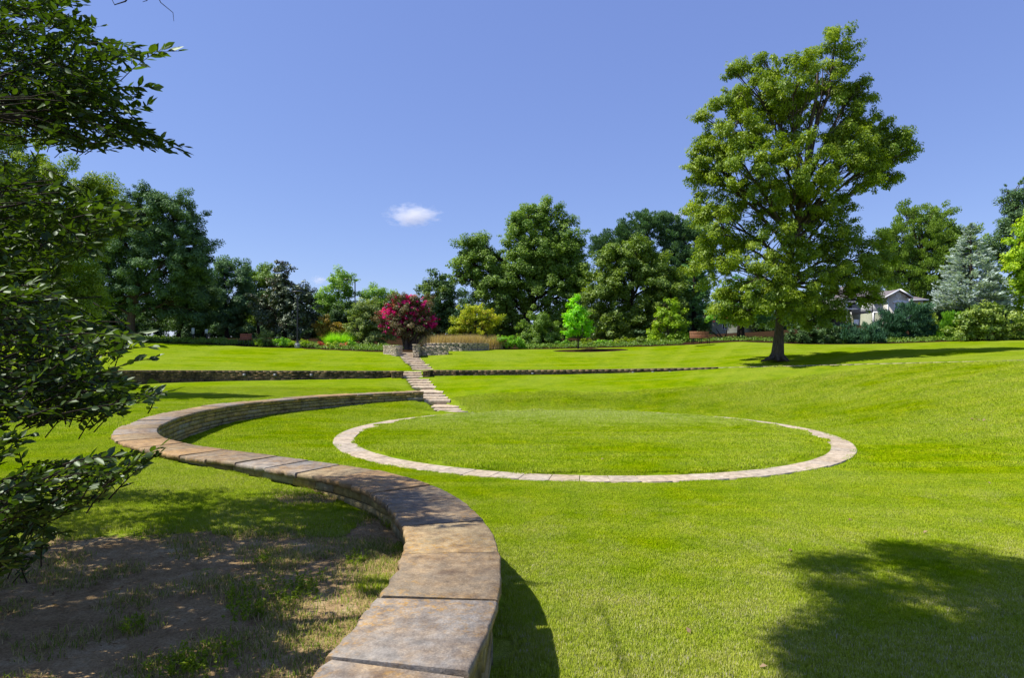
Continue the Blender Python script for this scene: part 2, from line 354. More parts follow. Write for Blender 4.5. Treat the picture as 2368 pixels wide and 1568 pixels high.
cC+=[tuple(W(1750,768,80)),tuple(W(2050,749,84)),tuple(W(2368,749,84)),tuple(W(2900,749,84)),tuple(W(2050,760,115)),tuple(W(2700,760,115))]
cC+=[tuple(W(*p)) for p in ((300,822,45),(690,830,45),(1340,828,45),(1550,822,45),(1797,829,40),(2050,815,40),(2368,810,38),(1040,829,44),(860,838,44))]
fA,fB,fC=tps(cA),tps(cB),tps(cC)
polyA=np.vstack([LOWC, [(S1[i][0],S1[i][1]) for i in (4,6,8,10)], [(-5.95,39.4)], [(x,midy(x)) for x in np.arange(-5,90,2.5)], [(95,-60),(-6.5,-60)]])
def inpoly(x,y,poly):
    c=np.zeros(len(x),bool); n=len(poly); j=n-1
    for i in range(n):
        xi,yi=poly[i]; xj,yj=poly[j]
        m=((yi>y)!=(yj>y)) & (x<(xj-xi)*(y-yi)/((yj-yi) if yj!=yi else 1e-9)+xi); c^=m; j=i
    return c
EX=np.array([(W(*p)) for p in EDGE])
def edgey(x): return np.interp(x,EX[:,0],EX[:,1])
def height(x,y):
    x=np.atleast_1d(np.asarray(x,float)); y=np.atleast_1d(np.asarray(y,float)); xs=np.clip(x,-75,75); ys=np.clip(y,-8,112)
    z=np.empty(len(x)); top=ys>midy(xs); A=(~top)&inpoly(xs,ys,polyA); B=(~top)&(~A)
    z[top]=fC(xs[top],ys[top]); 
    if A.any():
        a=fA(xs[A],ys[A]); r=np.hypot(xs[A]-RX,ys[A]-RY)
        flat_=np.clip((RR+2.2-r)/2.0,0,1); a=a*(1-flat_)
        a=np.where(ys[A]<12,np.where(a>.4,a,a*.0+np.clip(a-.25,0,1)),a)
        a+= .085*np.clip((RR-RW-r)/.28,0,1)
        z[A]=a
    z[B]=fB(xs[B],ys[B])
    return z
def H(x,y): return float(height([x],[y])[0])
def axis(lo,hi,f0,f1,step,g=1.12):
    a=list(np.arange(f0,f1,step)); s=step; v=a[-1]
    while v<hi: s=min(s*g,60); v+=s; a.append(v)
    s=step; v=a[0]
    while v>lo: s=min(s*g,60); v-=s; a.insert(0,v)
    return np.array(a)
gx=axis(-900,900,-13,14,.16); gy=axis(-300,1500,2,47,.16)
X,Y=np.meshgrid(gx,gy); xf,yf=X.ravel(),Y.ravel(); Z=height(xf,yf)
for S_,off in ((S1,.5),(S2,.3),(S3,.5)):
    sy=np.array([s[1] for s in S_]); sx=np.array([s[0] for s in S_]); sz=np.array([s[2] for s in S_])
    cx_=np.interp(yf,sy,sx); cz_=np.interp(yf,sy,sz); dx=np.abs(xf-cx_)-(STEPW/2-.08); iny=(yf>sy[0]-.25)&(yf<sy[-1]+.5)
    t_=np.clip(dx/1.6,0,1)**.7; Z=np.where(iny&(dx>0)&(dx<1.6),(cz_-.05)*(1-t_)+Z*t_,Z); Z=np.where(iny&(dx<=0)&(yf>sy[0]-.05),cz_-.28,Z)
Z+=.006*np.sin(xf*2.1+np.sin(yf*1.3))*np.cos(yf*1.7)
nx,ny=len(gx),len(gy); i=np.arange(ny-1)[:,None]*nx; j=np.arange(nx-1)[None,:]
fq=np.stack([i+j,i+j+1,i+nx+j+1,i+nx+j],-1).reshape(-1,4)
tb=MB(); tb.add(np.c_[xf,yf,Z],fq)
terr=tb.build('ground',M['terrain'],smooth=True); tag(terr,kind='structure')
# soil mask: bare ground beneath the near tree, left of the low wall (given in plan metres)
DIRT=[(-1.15,3.2,1.0,1.2),(-1.7,5.0,1.1,1.5),(-3.0,5.6,1.6,1.4),(-4.2,5.0,1.6,1.7),(-2.8,4.0,1.6,1.0),(-5.5,4.4,2.0,1.6),(-2.2,6.8,1.2,.9),(-1.75,8.3,.45,.9),(-3.3,7.5,1.6,.8),(-5.0,7.0,1.7,.9),(-3.2,9.75,.5,.35)]
def dirtmask(x,y):
    m=np.zeros(len(x))
    for cx,cy,rx,ry in DIRT: m=np.maximum(m,np.clip(1.25-np.hypot((x-cx)/rx,(y-cy)/ry),0,1)*1.0)
    return np.clip(m*1.6,0,1)*(~inpoly(x,y,polyA))
me=terr.data
a=me.attributes.new('dirt','FLOAT','POINT'); dv=np.where((yf<14)&(xf<2),dirtmask(xf,yf),0); a.data.foreach_set('value',dv.astype(np.float32))
bedv=np.clip((yf-edgey(xf))/.6+.5,0,1)
# mulch disc of the sapling
SAP=W(1337,806.5,50); bedv=np.maximum(bedv,np.clip((1-np.hypot((xf-SAP[0]-1.0)/3.0,(yf-SAP[1])/1.3))*3+.5,0,1))
a=me.attributes.new('bed','FLOAT','POINT'); a.data.foreach_set('value',bedv.astype(np.float32))

# ------------------------------------------------------------------ stone walls
def offset(path, o):
    t=np.gradient(path,axis=0); t/=np.linalg.norm(t,axis=1)[:,None]; return path+o*np.c_[t[:,1],-t[:,0]]   # +o = right of travel
def stonewall(mb, path, zb, zt, half, ch=(.09,.18), cl=(.35,.95), sides=(1,-1), gap=.013, proud=.03, seed=1):
    """coursed ledgestone on both faces of a core; path (n,2), zb/zt arrays"""
    r=np.random.default_rng(seed)
    s=np.r_[0,np.cumsum(np.linalg.norm(np.diff(path,axis=0),axis=1))]; L=s[-1]
    a=offset(path,half-.02); b=offset(path,-(half-.02)); n=len(path)
    for q in range(n-1):
        mb.prism([a[q],a[q+1],b[q+1],b[q]][::-1] if False else [b[q],a[q],a[q+1],b[q+1]],[zb[q]-.3,zb[q]-.3,zb[q+1]-.3,zb[q+1]-.3],[zt[q]-.015,zt[q]-.015,zt[q+1]-.015,zt[q+1]-.015],1)
    zlo=zb.min()-.12; top=zt.max()
    for sd in sides:
        z=top; hts=[]
        while z>zlo:
            h=r.uniform(*ch); hts.append((z-h,z)); z-=h
        for (z0,z1) in hts:
            u=-r.uniform(0,.3)
            while u<L:
                w=r.uniform(*cl)*(1.3 if z1-z0<.1 else 1); u0=max(u,0); u1=min(u+w-gap,L); u+=w
                if u1-u0<.06: continue
                ztop=min(np.interp((u0+u1)/2,s,zt),9); zbm=np.interp((u0+u1)/2,s,zb)
                if z1-gap<zbm-.05 or z0>ztop-.03: continue
                zz1=min(z1-gap,ztop-.004)
                p0=np.array([np.interp(u0,s,path[:,k]) for k in(0,1)]); p1=np.array([np.interp(u1,s,path[:,k]) for k in(0,1)])
                t=(p1-p0)/np.linalg.norm(p1-p0); nn=np.array([t[1],-t[0]])*sd
                pr=half+r.uniform(.2,1)*proud
                f=[p0+nn*pr+t*.006,p1+nn*pr-t*.006]; bk=[p0+nn*(half-.06),p1+nn*(half-.06)]
                j=lambda:r.uniform(-.008,.008)
                v=[(*(bk[0]),z0),(*(bk[1]),z0),(*(bk[1]),zz1),(*(bk[0]),zz1),
                   (f[0][0]+j(),f[0][1]+j(),z0+.006+j()*.5),(f[1][0]+j(),f[1][1]+j(),z0+.006),(f[1][0]+j(),f[1][1]+j(),zz1-.006),(f[0][0]+j(),f[0][1]+j(),zz1-.006+j()*.5)]
                fc=[[4,5,6,7],[0,4,7,3],[5,1,2,6],[3,7,6,2],[0,1,5,4]]
                if sd>0: fc=[x for x in fc]
                mb.add(v,fc,0,r.random())
# low wall
lw=resample(LOWC,.3); lowwall=empty('retaining_wall',(lw[0][0],lw[0][1],0),'long low stone wall capped with wide flagstones, snaking from the foreground in a U around the lawn','wall')
mb=MB(); lwt=np.full(len(lw),CAPZ-.075); lwb=np.minimum(height(*offset(lw,.62).T),height(*offset(lw,-.62).T))
stonewall(mb,lw,lwb,lwt,.385,seed=3); mb.build('wall_body',[M['wall'],M['mortar']],lowwall)
fine=resample(LOWC,.04); sL=np.arange(len(fine))*.04; u=0.35; k=0
r_=np.random.default_rng(5)
joints=[sL[np.argmin(np.hypot(fine[:,0]-a,fine[:,1]-b))] for a,b in ((-1.2,2.55),(-.75,4.0),(-.61,5.06),(-.607,6.22),(-.78,7.33),(-1.15,8.45),(-1.6,9.2),(-2.57,10.3),(-3.3,10.8),(-3.97,11.25),(-4.7,11.65),(-5.42,12.1),(-6.1,12.5),(-6.75,12.95))]
while u<sL[-1]-.3:
    w=r_.uniform(.95,1.35); nj=[j_ for j_ in joints if j_>u+.3]; w=(nj[0]-u if nj and (nj[0]-u<1.7) else w); w=min(w,sL[-1]-u); i0,i1=int(u/.04),min(int((u+w)/.04),len(fine)-1)
    idx=np.unique(np.linspace(i0,i1,14).astype(int)); p=fine[idx].copy()
    t=np.gradient(p,axis=0); t/=np.linalg.norm(t,axis=1)[:,None]; nn=np.c_[t[:,1],-t[:,0]]
    g=.018; p[0]+=t[0]*g; p[-1]-=t[-1]*g
    half=.475+r_.uniform(-.008,.012); jr=r_.uniform(-.006,.006,(len(p),2))*np.array([1,1.3]); jr[r_.integers(2,len(p)-2)]-=r_.uniform(0,.014)
    R=p+nn*(half+jr[:,:1]); Lf=p-nn*(half+r_.uniform(-.02,.03)+jr[:,1:]*2.2)
    # subdivide the long (left) edge for a hand-cut look
    zt=CAPZ+r_.uniform(-.012,.014); m=len(p); bv=.017
    tilt=r_.uniform(-.012,.012)
    Ri,Li=R-nn*bv,Lf+nn*bv
    def zr(arr,base): return np.c_[arr,np.full(len(arr),base)]
    V=np.concatenate([zr(R,zt-.085),zr(R,zt-bv),zr(Ri,zt),zr(Li,zt+tilt),zr(Lf,zt-bv+tilt),zr(Lf,zt-.085+tilt)])
    V[2*m:4*m,2]+=r_.uniform(-.002,.002,2*m)
    V[5*m:,:2]+=r_.uniform(-.008,.008,(m,2)); V[:m,:2]+=r_.uniform(-.006,.006,(m,2))
    fs=[]
    for a_ in range(5):
        for q in range(m-1): fs.append([a_*m+q,a_*m+q+1,(a_+1)*m+q+1,(a_+1)*m+q])
    for q in range(m-1): fs.append([5*m+q,5*m+q+1,q+1,q])
    mb=MB(); mb.add(V,fs); mb.add(V,[[0,m,2*m,3*m,4*m,5*m],[6*m-1,5*m-1,4*m-1,3*m-1,2*m-1,m-1]])
    mb.build('coping_slab',M['cap'],lowwall); u+=w; k+=1
# middle wall
mp=resample(np.c_[MID[:,:2],MID[:,2],MIDB[:,2]],.4)
ws=[m for m in mp]; xl=(W(930,860,39.7)[0]); xr=W(978,860,39.8)[0]
for part,(sel,lab) in enumerate(((mp[:,0]<xl,'dark weathered stone retaining wall across the slope left of the stairs'),(mp[:,0]>xr,'stone retaining wall right of the stairs, tapering into the slope'))):
    q=mp[sel]; w_=empty('retaining_wall',(*q[len(q)//2,:2],0),lab,'wall','stone retaining walls of the middle terrace')
    mb=MB(); stonewall(mb,q[:,:2],q[:,3],q[:,2]-.07,.26,ch=(.06,.13),cl=(.2,.6),sides=(1,),seed=7+part)
    o=mb.build('wall_body',[M['wallmid'],M['mortar']],w_)
    mb=MB(); a_=offset(q[:,:2],.33); b_=offset(q[:,:2],-.3)
    for i_ in range(0,len(q)-1):
        z=q[i_,2]; z2=q[i_+1,2]; jj=rng.uniform(-.012,.012)
        e=.012
        A0=a_[i_]*(1-e)+a_[i_+1]*e; A1=a_[i_]*e+a_[i_+1]*(1-e); B0=b_[i_]*(1-e)+b_[i_+1]*e; B1=b_[i_]*e+b_[i_+1]*(1-e)
        mb.prism([B0,A0,A1,B1],[z-.072,z-.072,z2-.072,z2-.072],[z+.03,z+.03,z2+.03,z2+.03],0,.5+.3*rng.random())
    mb.build('coping',M['wallmid'],w_)
    for px in ((205,565,636,720) if part==0 else (1232,1464,1510,1550)):
        x0=(px-CX)*39/F
        d_=np.interp(x0,q[:,0],q[:,1])-.30; x0=(px-CX)*d_/F; zt_=np.interp(x0,q[:,0],q[:,2]); zb_=np.interp(x0,q[:,0],q[:,3])
        hh=min(.2,(zt_-zb_)*.5)
        mb=MB(); mb.box((x0,d_,zt_-.14-hh/2),(.17,.08,hh*.9)); mb.box((x0,d_-.045,zt_-.15-hh/2),(.11,.03,hh*.5))
        o=mb.build('wall_light',M.setdefault('fixture',flat('fixture_metal',(.13,.14,.15),.5)),w_)
# stone edging to the right of the wall
mb=MB(); q=resample(CRB[:6],.6); a_=offset(q[:,:2],.09); b_=offset(q[:,:2],-.09)
for i_ in range(len(q)-1):
    z,z2=q[i_,2]+.012,q[i_+1,2]+.012; A1=a_[i_]*.03+a_[i_+1]*.97; B1=b_[i_]*.03+b_[i_+1]*.97
    mb.prism([b_[i_],a_[i_],A1,B1],[z-.2,z-.2,z2-.2,z2-.2],[z,z,z2,z2],0,rng.random())
o=mb.build('stone_edging',M['ring']); tag(o,'thin pale stone edging strip across the grass slope below the big tree','edging')
# pillars flanking the middle flight
def pillar(px0,px1,yt,yb,d,depth,lab,mat='wallmid',name='stone_pillar',group=None):
    a_,b_=W(px0,yt,d),W(px1,yb,d); e=empty(name,((a_[0]+b_[0])/2,d,b_[2]),lab,'pillar',group)
    yc=d+depth/2; pth=np.array([(a_[0]+.03,yc),(b_[0]-.03,yc)])
    mb=MB(); stonewall(mb,resample(pth,.5),np.full(len(resample(pth,.5)),b_[2]),np.full(len(resample(pth,.5)),a_[2]-.06),depth/2-.03,ch=(.08,.14),cl=(.2,.4),seed=int(px0))
    # end faces
    for xx,sd in ((a_[0],-1),(b_[0],1)):
        z=b_[2]-.1
        while z<a_[2]-.1:
            h=rng.uniform(.09,.14); mb.box((xx-sd*.03,yc,min(z+h/2,a_[2]-.1)),(.07,depth*.98,h-.012),0,0,rng.random(),.006); z+=h
    mb.build('pillar_body',[M[mat],M['mortar']],e)
    mb=MB(); mb.box(((a_[0]+b_[0])/2,yc,a_[2]-.03),(b_[0]-a_[0]+.06,depth+.08,.06),0,0,.8,.006); mb.build('capstone',M[mat],e)
    return e
pillar(905.5,928.5,859,876,38.9,.7,'squat stone pillar ending the dark wall on the left of the middle steps',group='pillars beside the middle steps')
pillar(978,994,857.5,874,39.2,.7,'squat stone pillar on the right of the middle steps',group='pillars beside the middle steps')
# stairs: one thing, each step its own part
st=empty('stone_staircase',(S1[0][0],S1[0][1],0),'flight of pale rustic stone steps climbing the grass slope between the walls','stairs')
al=S1+S2+S3
for i_,(x,d,z) in enumerate(al):
    nxt=al[i_+1] if i_+1<len(al) else (x,d+.9,z)
    zprev=al[i_-1][2] if i_ else z-.14
    h=max(z-zprev,.09)+.05; dep=(nxt[1]-d)+.25; w=STEPW+rng.uniform(-.05,.05)
    if i_ in (10,13): dep+=.5
    mb=MB(); n=9; xs=np.linspace(-w/2,w/2,n)
    fr=rng.uniform(-.03,.03,n); top=rng.uniform(-.006,.006,n)
    V=[]; 
    for (yy,zz) in ((.035,-h),(0,-h*.6),(-.012,-.04),(.02,0),(dep,.0)):
        V.append(np.c_[x+xs, d+yy+(fr if yy<dep else 0*fr), z+zz+top*(1 if zz>-.05 else 3)])
    V=np.concatenate(V); fs=[[a_*n+q_,a_*n+q_+1,(a_+1)*n+q_+1,(a_+1)*n+q_] for a_ in range(4) for q_ in range(n-1)]
    mb.add(V,fs)
    for e_ in (0,n-1):
        c=[V[e_],V[n+e_],V[2*n+e_],V[3*n+e_],V[4*n+e_],V[4*n+e_]-[0,0,h]]
        mb.add(c,[list(range(6))] if e_ else [list(range(6))[::-1]])
    mb.build('step',M['step'],st)
b0=W(zx(900),zy(1398),29.35)
mb=MB(); mb.box((b0[0],b0[1],.0),(1.3,.34,.06),0,0,.5,.01); mb.build('threshold_slab',M['step'],st)
# flank walls at the stair head
def block(corners,zt,zb,lab,name='garden_wall',mat='wallpale',thick=.5,seed=1,ch=(.07,.13)):
    c=np.array(corners,float); e=empty(name,(*c[0],zb),lab,'wall'); pth=resample(c,.4); 
    mb=MB(); stonewall(mb,pth,np.full(len(pth),zb),np.full(len(pth),zt-.07),thick/2,ch=ch,cl=(.18,.5),seed=seed)
    for en,dr in ((0,-1),(-1,1)):
        p=pth[en]; t=(pth[1]-pth[0]) if en==0 else (pth[-1]-pth[-2]); t/=np.linalg.norm(t); an=math.atan2(t[1],t[0]); z=zb-.05
        while z<zt-.1:
            h=rng.uniform(.08,.13); hh=min(h,zt-.075-z)
            if hh>.03: mb.box((p[0]+dr*t[0]*.01,p[1]+dr*t[1]*.01,z+hh/2),(.08,thick+.02,hh-.01),an,0,rng.random(),.006)
            z+=h
    mb.build('wall_body',[M[mat],M['mortar']],e)
    mb=MB(); a_=offset(pth,thick/2+.05); b_=offset(pth,-thick/2-.05)
    for i_ in range(len(pth)-1): mb.prism([b_[i_],a_[i_],a_[i_]*.02+a_[i_+1]*.98,b_[i_]*.02+b_[i_+1]*.98],zt-.068,zt,0,rng.random())
    mb.build('coping',M[mat],e); return e
c1=W(917,797,45.9); c0=W(893,800,47.6); c2=W(930,797,46.4)
block([c0[:2]+[0,.3],c1[:2]+[0.1,.35]],3.33,2.5,'short pale stone wall left of the stair head',seed=21,thick=.55)
block([W(962,800,46.0)[:2]+[0,.3],W(1034,800,46.0)[:2]+[0,.3]],3.22,2.45,'grey stone wall right of the stair head in front of the curved planter wall',seed=22,thick=.55)
pillar(954.5,968,796.5,822,45.2,.8,'pale stone pillar at the right of the top step',mat='wallpale')
pl=catmull([W(985,794,51.4)[:2],W(1010,794,50.0)[:2],W(1060,794,49.5)[:2],W(1100,794,50.0)[:2],W(1125,794,51.0)[:2]],6)
block(pl,W(0,793.5,49.8)[2],W(0,813,49.8)[2],'curved pale stone planter wall holding brown ornamental grass',name='planter_wall',seed=23,thick=.45)

# ------------------------------------------------------------------ ring of paving
ring=empty('stone_ring',(RX,RY,0),'circle of pale flat paving stones set flush around the round lawn','paving')
nS=78; a0=0.
for i_ in range(nS):
    a_=2*PI*i_/nS; b_=2*PI*(i_+1)/nS; g=.006/RR*1.3; j0,j1=rng.uniform(-.008,.008,2)
    an=np.linspace(a_+g,b_-g,4); ro=RR+rng.uniform(-.008,.008); ri=RR-RW+rng.uniform(-.008,.008)
    zt=.034+rng.uniform(-.004,.004)
    po=np.c_[RX+ro*np.cos(an),RY+ro*np.sin(an)]; pi_=np.c_[RX+ri*np.cos(an),RY+ri*np.sin(an)][::-1]
    poly=np.vstack([po,pi_]); cen=poly.mean(0); inner=cen+(poly-cen)*.985; n=len(poly)
    mb=MB(); V=np.concatenate([np.c_[poly,np.full(n,-.06)],np.c_[poly,np.full(n,zt-.006)],np.c_[inner,np.full(n,zt)]])
    mb.add(V,[[k_*n+q_,k_*n+(q_+1)%n,(k_+1)*n+(q_+1)%n,(k_+1)*n+q_] for k_ in (0,1) for q_ in range(n)]); mb.add(np.c_[inner,np.full(n,zt)],[list(range(n))])
    mb.build('paving_slab',M['ring'],ring)
# ------------------------------------------------------------------ foliage
def unit(v): return v/(np.linalg.norm(v,axis=-1,keepdims=True)+1e-9)
def add_leaves(mb, C, N_, L, aspect=.5, T=None, rnd=.5, mat=0, fold=0.0, r=rng):
    n=len(C); N_=unit(N_)
    if T is None: T=r.normal(size=(n,3))
    T=unit(T-(T*N_).sum(1,keepdims=True)*N_); B=np.cross(N_,T)
    L=np.broadcast_to(L,(n,))[:,None]
    V=np.stack([C-T*L*.5, C+B*L*aspect*.5+T*L*.05-N_*L*fold, C+T*L*.5, C-B*L*aspect*.5+T*L*.05-N_*L*fold],1).reshape(-1,3)
    mb.add(V, np.arange(4*n).reshape(n,4), mat, rnd)
def crown_leaves(mb, blobs, d, leafpx=4.6, clumppx=17, lai=3.2, aspect=.55, mode='leaf', mat=0, dense=1., shell=.45, flat_=.75, seed=0, up=.5, rlo=0., rhi=1.):
    """blobs: world centre (3), radii (3).  Leaves gather in clumps near each lobe's skin; returns the clump centres."""
    r=np.random.default_rng(seed); m=d/F; L0=leafpx*m; rc=clumppx*m; out=[]
    for c,rad in blobs:
        c=np.array(c); rad=np.array(rad); 
        ncl=max(5,int(dense*2.6*PI*rad[0]*rad[2]/(PI*rc*rc)))
        dr=unit(r.normal(size=(ncl,3)))
        lump=1+.28*np.sin(dr[:,0]*5+c[0])*np.cos(dr[:,2]*6+c[1])+.10*np.sin(dr[:,1]*9+c[2])
        rr=(shell+(1-shell)*r.random(ncl)**.6)*lump; spr=r.random(ncl)<.16; rr=np.where(spr,rr*r.uniform(1.02,1.22,ncl),rr)
        cc=c+dr*rad*rr[:,None]
        cr=rc*np.where(spr,r.uniform(.3,.6,ncl),r.uniform(.5,1.45,ncl)); cv=r.random(ncl)
        nl=np.maximum(6,(lai*PI*cr*cr/(L0*L0*aspect*.55)).astype(int))
        idx=np.repeat(np.arange(ncl),nl); n=len(idx)
        o=unit(r.normal(size=(n,3)))*(r.random(n)**.45)[:,None]; o[:,2]*=flat_
        # ragged fingers: stretch each clump along its outward direction
        o=o+dr[idx]*((o*dr[idx]).sum(1,keepdims=True))*.5
        P=cc[idx]+o*cr[idx][:,None]
        Nn=unit(o)*.6+dr[idx]*.35+np.array([0,0,up])+r.normal(size=(n,3))*.5; T=None; L=L0*r.uniform(.6,1.35,n)
        if mode=='out': T=dr[idx]*1.0+np.array([0,0,.25])+r.normal(size=(n,3))*.35; Nn=np.cross(T,r.normal(size=(n,3)))
        if mode=='up': T=np.array([0,0,1.])+dr[idx]*.5+r.normal(size=(n,3))*.3; Nn=np.cross(T,r.normal(size=(n,3)))
        if mode=='droop': T=np.array([0,0,-.8])+unit(o)*.8+r.normal(size=(n,3))*.4
        rn=rlo+(rhi-rlo)*np.clip(.55*cv[idx]+.45*r.random(n),0,1)
        add_leaves(mb,P,Nn,L,aspect,T,rn,mat,.06,r); out.append(cc)
    return out
def wob(a,b,n=7,amp=.1,seed=0,sag=0):
    r=np.random.default_rng(seed); a=np.array(a,float); b=np.array(b,float); t=np.linspace(0,1,n)[:,None]; L=np.linalg.norm(b-a)
    w=np.cumsum(r.normal(size=(n,3)),0)*amp*L/n; w=w-w[0]-(w[-1]-w[0])*t
    return a+(b-a)*t+w+np.array([0,0,1])*(sag*np.sin(t*PI))*L
def pxblobs(bl,d,df=.85):
    o=[]
    for b in bl:
        cx,cy,rx,ry=b[:4]; dy=b[4] if len(b)>4 else 0
        c=W(cx,cy,d+dy); o.append((c,(rx*d/F,(rx+ry)/2*d/F*df,ry*d/F)))
    return o
def tree(name,label,cat,px,d,blobs,leaf,trunkpx=10,bark='bark',group=None,crownname='crown',stems=1,topfrac=.75,limbs=True,extra=None,basepy=None,lean=0,seed=0,flare=1.5,**kw):
    x=(px-CX)*d/F; z0=H(x,d)-.05 if basepy is None else W(px,basepy,d)[2]
    e=empty(name,(x,d,z0),label,cat,group); B=pxblobs(blobs,d,kw.pop('df',.85)); mb=MB(); r=np.random.default_rng(seed+77)
    cl=crown_leaves(mb,B,d,seed=seed+int(px)%97,**kw); mats=[M_leaf(leaf)]
    if extra:
        for ek,(eb,em,ekw) in enumerate(extra): mats.append(M_leaf(em)); crown_leaves(mb,pxblobs(eb,d),d,mat=ek+1,seed=seed+ek+3,**ekw)
    mb.build(crownname,mats,e)
    tw=trunkpx*d/F/2; tb_=MB(); ztop=max(b[0][2]+b[1][2]*.5 for b in B); zmin=min(b[0][2]-b[1][2] for b in B)
    topc=max(B,key=lambda b:b[0][2])[0]
    for s_ in range(stems):
        sp=0 if stems==1 else (s_-(stems-1)/2)*tw*.7; ex_=0 if stems==1 else (s_/(stems-1)-.5)*max(b[1][0] for b in B)*1.5
        base=np.array([x+sp*.6,d+(r.uniform(-1,1)*tw if stems>1 else 0),z0]); h=(ztop-z0)*topfrac
        tgt=np.array([x+(topc[0]-x)*.7+ex_+lean,d+r.uniform(-.5,.5)*tw*4,z0+h])
        p=wob(base,tgt,10,.05,seed+s_); k=np.linspace(0,1,10); rad=tw*(1-.72*k)/(1 if stems==1 else 1.5); rad[0]*=flare; rad[1]*=1.04
        if stems==1:
                p[:3,:2]=base[:2]+(p[:3,:2]-base[:2])*.4; u_=p[0]+(p[1]-p[0])*.12; v_=p[0]+(p[1]-p[0])*.35; rb=rad[1]
                pp=np.vstack([p[:1],[u_],[v_],p[1:]]); rr_=np.r_[tw*flare,tw*(1+(flare-1)*.35),tw*1.08,rad[1:]]
                tb_.tube(pp,rr_,14 if trunkpx>12 else 7)
        tb_.tube(p,rad,10 if trunkpx>12 else 7)
        if limbs and s_==0:
            for bi,(c,rd) in enumerate(B):
                f=np.clip((c[2]-z0)/h*.62,.25,.92); kk=f*9; q=int(kk); st_=p[q]+(p[min(q+1,9)]-p[q])*(kk-q)
                l=wob(st_,c+r.normal(size=3)*rd*np.array([.1,.1,.1]),7,.12,seed+bi*3,.04); rl=tw*np.linspace(.42,.10,7); tb_.tube(l,rl,6,cap=False)
                cc=cl[bi]; sel=cc[r.permutation(len(cc))[:min(len(cc),14)]]
                for ci,c_ in enumerate(sel):
                    s0=l[min(6,3+ci%4)]; tb_.tube(wob(s0,c_,5,.14,seed+ci,.03),tw*np.linspace(.12,.025,5)+.004,4,cap=False)
    if tb_.n: tb_.build('trunk' if stems==1 else 'stems',M[bark],e,smooth=True)
    return e
def M_leaf(k): return G[k]
def conifer(name,label,px,d,apy,basey,halfw,leaf,group=None,cat='tree',tiers=26,per=18,aspect=.16,Lpx=9,trunkpx=12,seed=0,skirt=0,bushy=1.,power=.85,droop=.12,n_sp=34):
    x=(px-CX)*d/F; z0=H(x,d)-.05; e=empty(name,(x,d,z0),label,cat,group); r=np.random.default_rng(seed)
    zt=W(px,apy,d)[2]; zb=W(px,basey,d)[2]; Rm=halfw*d/F; mb=MB(); tb_=MB(); C=[];Nn=[];T=[];RN=[]
    for ti in range(tiers):
        f=(ti+.5)/tiers; zz=zt-(zt-zb)*f; R=Rm*(f**power)*(1-.25*max(0,f-.85)/.15*.6)
        nb=max(4,int(per*(.35+f)))
        for b in range(nb):
            a=r.uniform(0,2*PI); Rb=R*r.uniform(.72,1.1); dirv=np.array([math.cos(a),math.sin(a),0]); z1=zz+r.uniform(-.5,.5)*(zt-zb)/tiers
            cv=r.random(); ns=max(8,int(n_sp*(.4+f)*bushy)); u=r.uniform(.3,1.0,ns)**.6
            side=np.array([-dirv[1],dirv[0],0]); wdt=Rb*.20*(1.15-u)
            so=r.uniform(-1,1,ns)*wdt*2
            P=np.array([x,d,z1])+dirv*(Rb*u)[:,None]+side*so[:,None]+np.c_[np.zeros(ns),np.zeros(ns),-droop*Rb*u+.18*Rb*u*u+r.normal(size=ns)*.03*Rb]
            t=dirv*.8+side*(np.sign(so)*.55)[:,None]+np.array([0,0,.35])+r.normal(size=(ns,3))*.25
            C.append(P); T.append(t); Nn.append(np.cross(t,r.normal(size=(ns,3)))); RN.append(.5*cv+.5*r.random(ns))
            if r.random()<.25: tb_.tube([[x,d,z1],[x,d,z1]+dirv*Rb*.5,[x,d,z1]+dirv*Rb*.85+np.array([0,0,-.02*Rb])],[.035,.02,.008],4,cap=False)
    C=np.concatenate(C);T=np.concatenate(T);Nn=np.concatenate(Nn);RN=np.concatenate(RN)
    add_leaves(mb,C,Nn,Lpx*d/F*r.uniform(.6,1.3,len(C)),aspect*1.6,T,RN,0,0,r); mb.build('crown',G[leaf],e)
    tb_.tube(wob([x,d,z0],[x,d,zt-.2],8,.01,seed),trunkpx*d/F/2*np.linspace(1,.1,8),8); tb_.build('trunk',M['barkdark'],e,smooth=True); return e

# ---- the big tree
tree('shade_tree','huge tall shade tree with clumpy bright green crown standing alone on the lawn at right','tree',1797,38.6,
 [(1925,145,58,72,0),(1830,190,80,62,-1),(1740,200,74,62,1),(1905,235,85,60,1),(1690,235,48,36,0),(1985,205,34,40,0),(1650,330,50,40,0),(1610,400,36,40,0),(2075,350,44,36,0),(1970,330,60,50,-1),(1700,290,62,60,-1),(1790,300,90,65,1),(1960,290,50,55,0),
  (1650,385,62,42,0),(1740,390,75,60,-2),(1850,390,90,70,-2),(2010,300,60,50,1),(2060,325,52,28,0),(1960,390,80,55,-1),(2030,395,48,50,1),(2085,325,30,16,0),(1700,160,14,10,0),(1765,130,20,14,0),(1930,85,18,22,0),(1995,190,20,16,0),(1610,350,24,20,0),(2050,405,26,24,1),(1630,270,20,12,0),
  (1730,470,60,50,1),(1850,480,85,55,0),(1625,475,42,40,0),(1660,520,55,50,-1),(1770,570,85,60,-1),(1900,540,75,60,1),(1950,470,30,30,1),
  (1660,600,60,60,1),(1750,650,90,60,-2),(1700,700,60,35,-1),(1860,640,80,60,-1),(1960,590,70,65,1),(1985,640,70,50,0),(1900,710,70,40,1),(1990,690,45,35,2),(1800,705,70,42,-2),(1720,735,45,22,-1),(1860,740,60,22,1),(2030,600,40,50,2)],
 'pecan',trunkpx=19,bark='barkgrey',seed=4,leafpx=6.3,clumppx=13.5,lai=2.5,aspect=.42,mode='droop',dense=1.0,shell=.55,topfrac=.88,flare=1.65,basepy=834,df=.9)
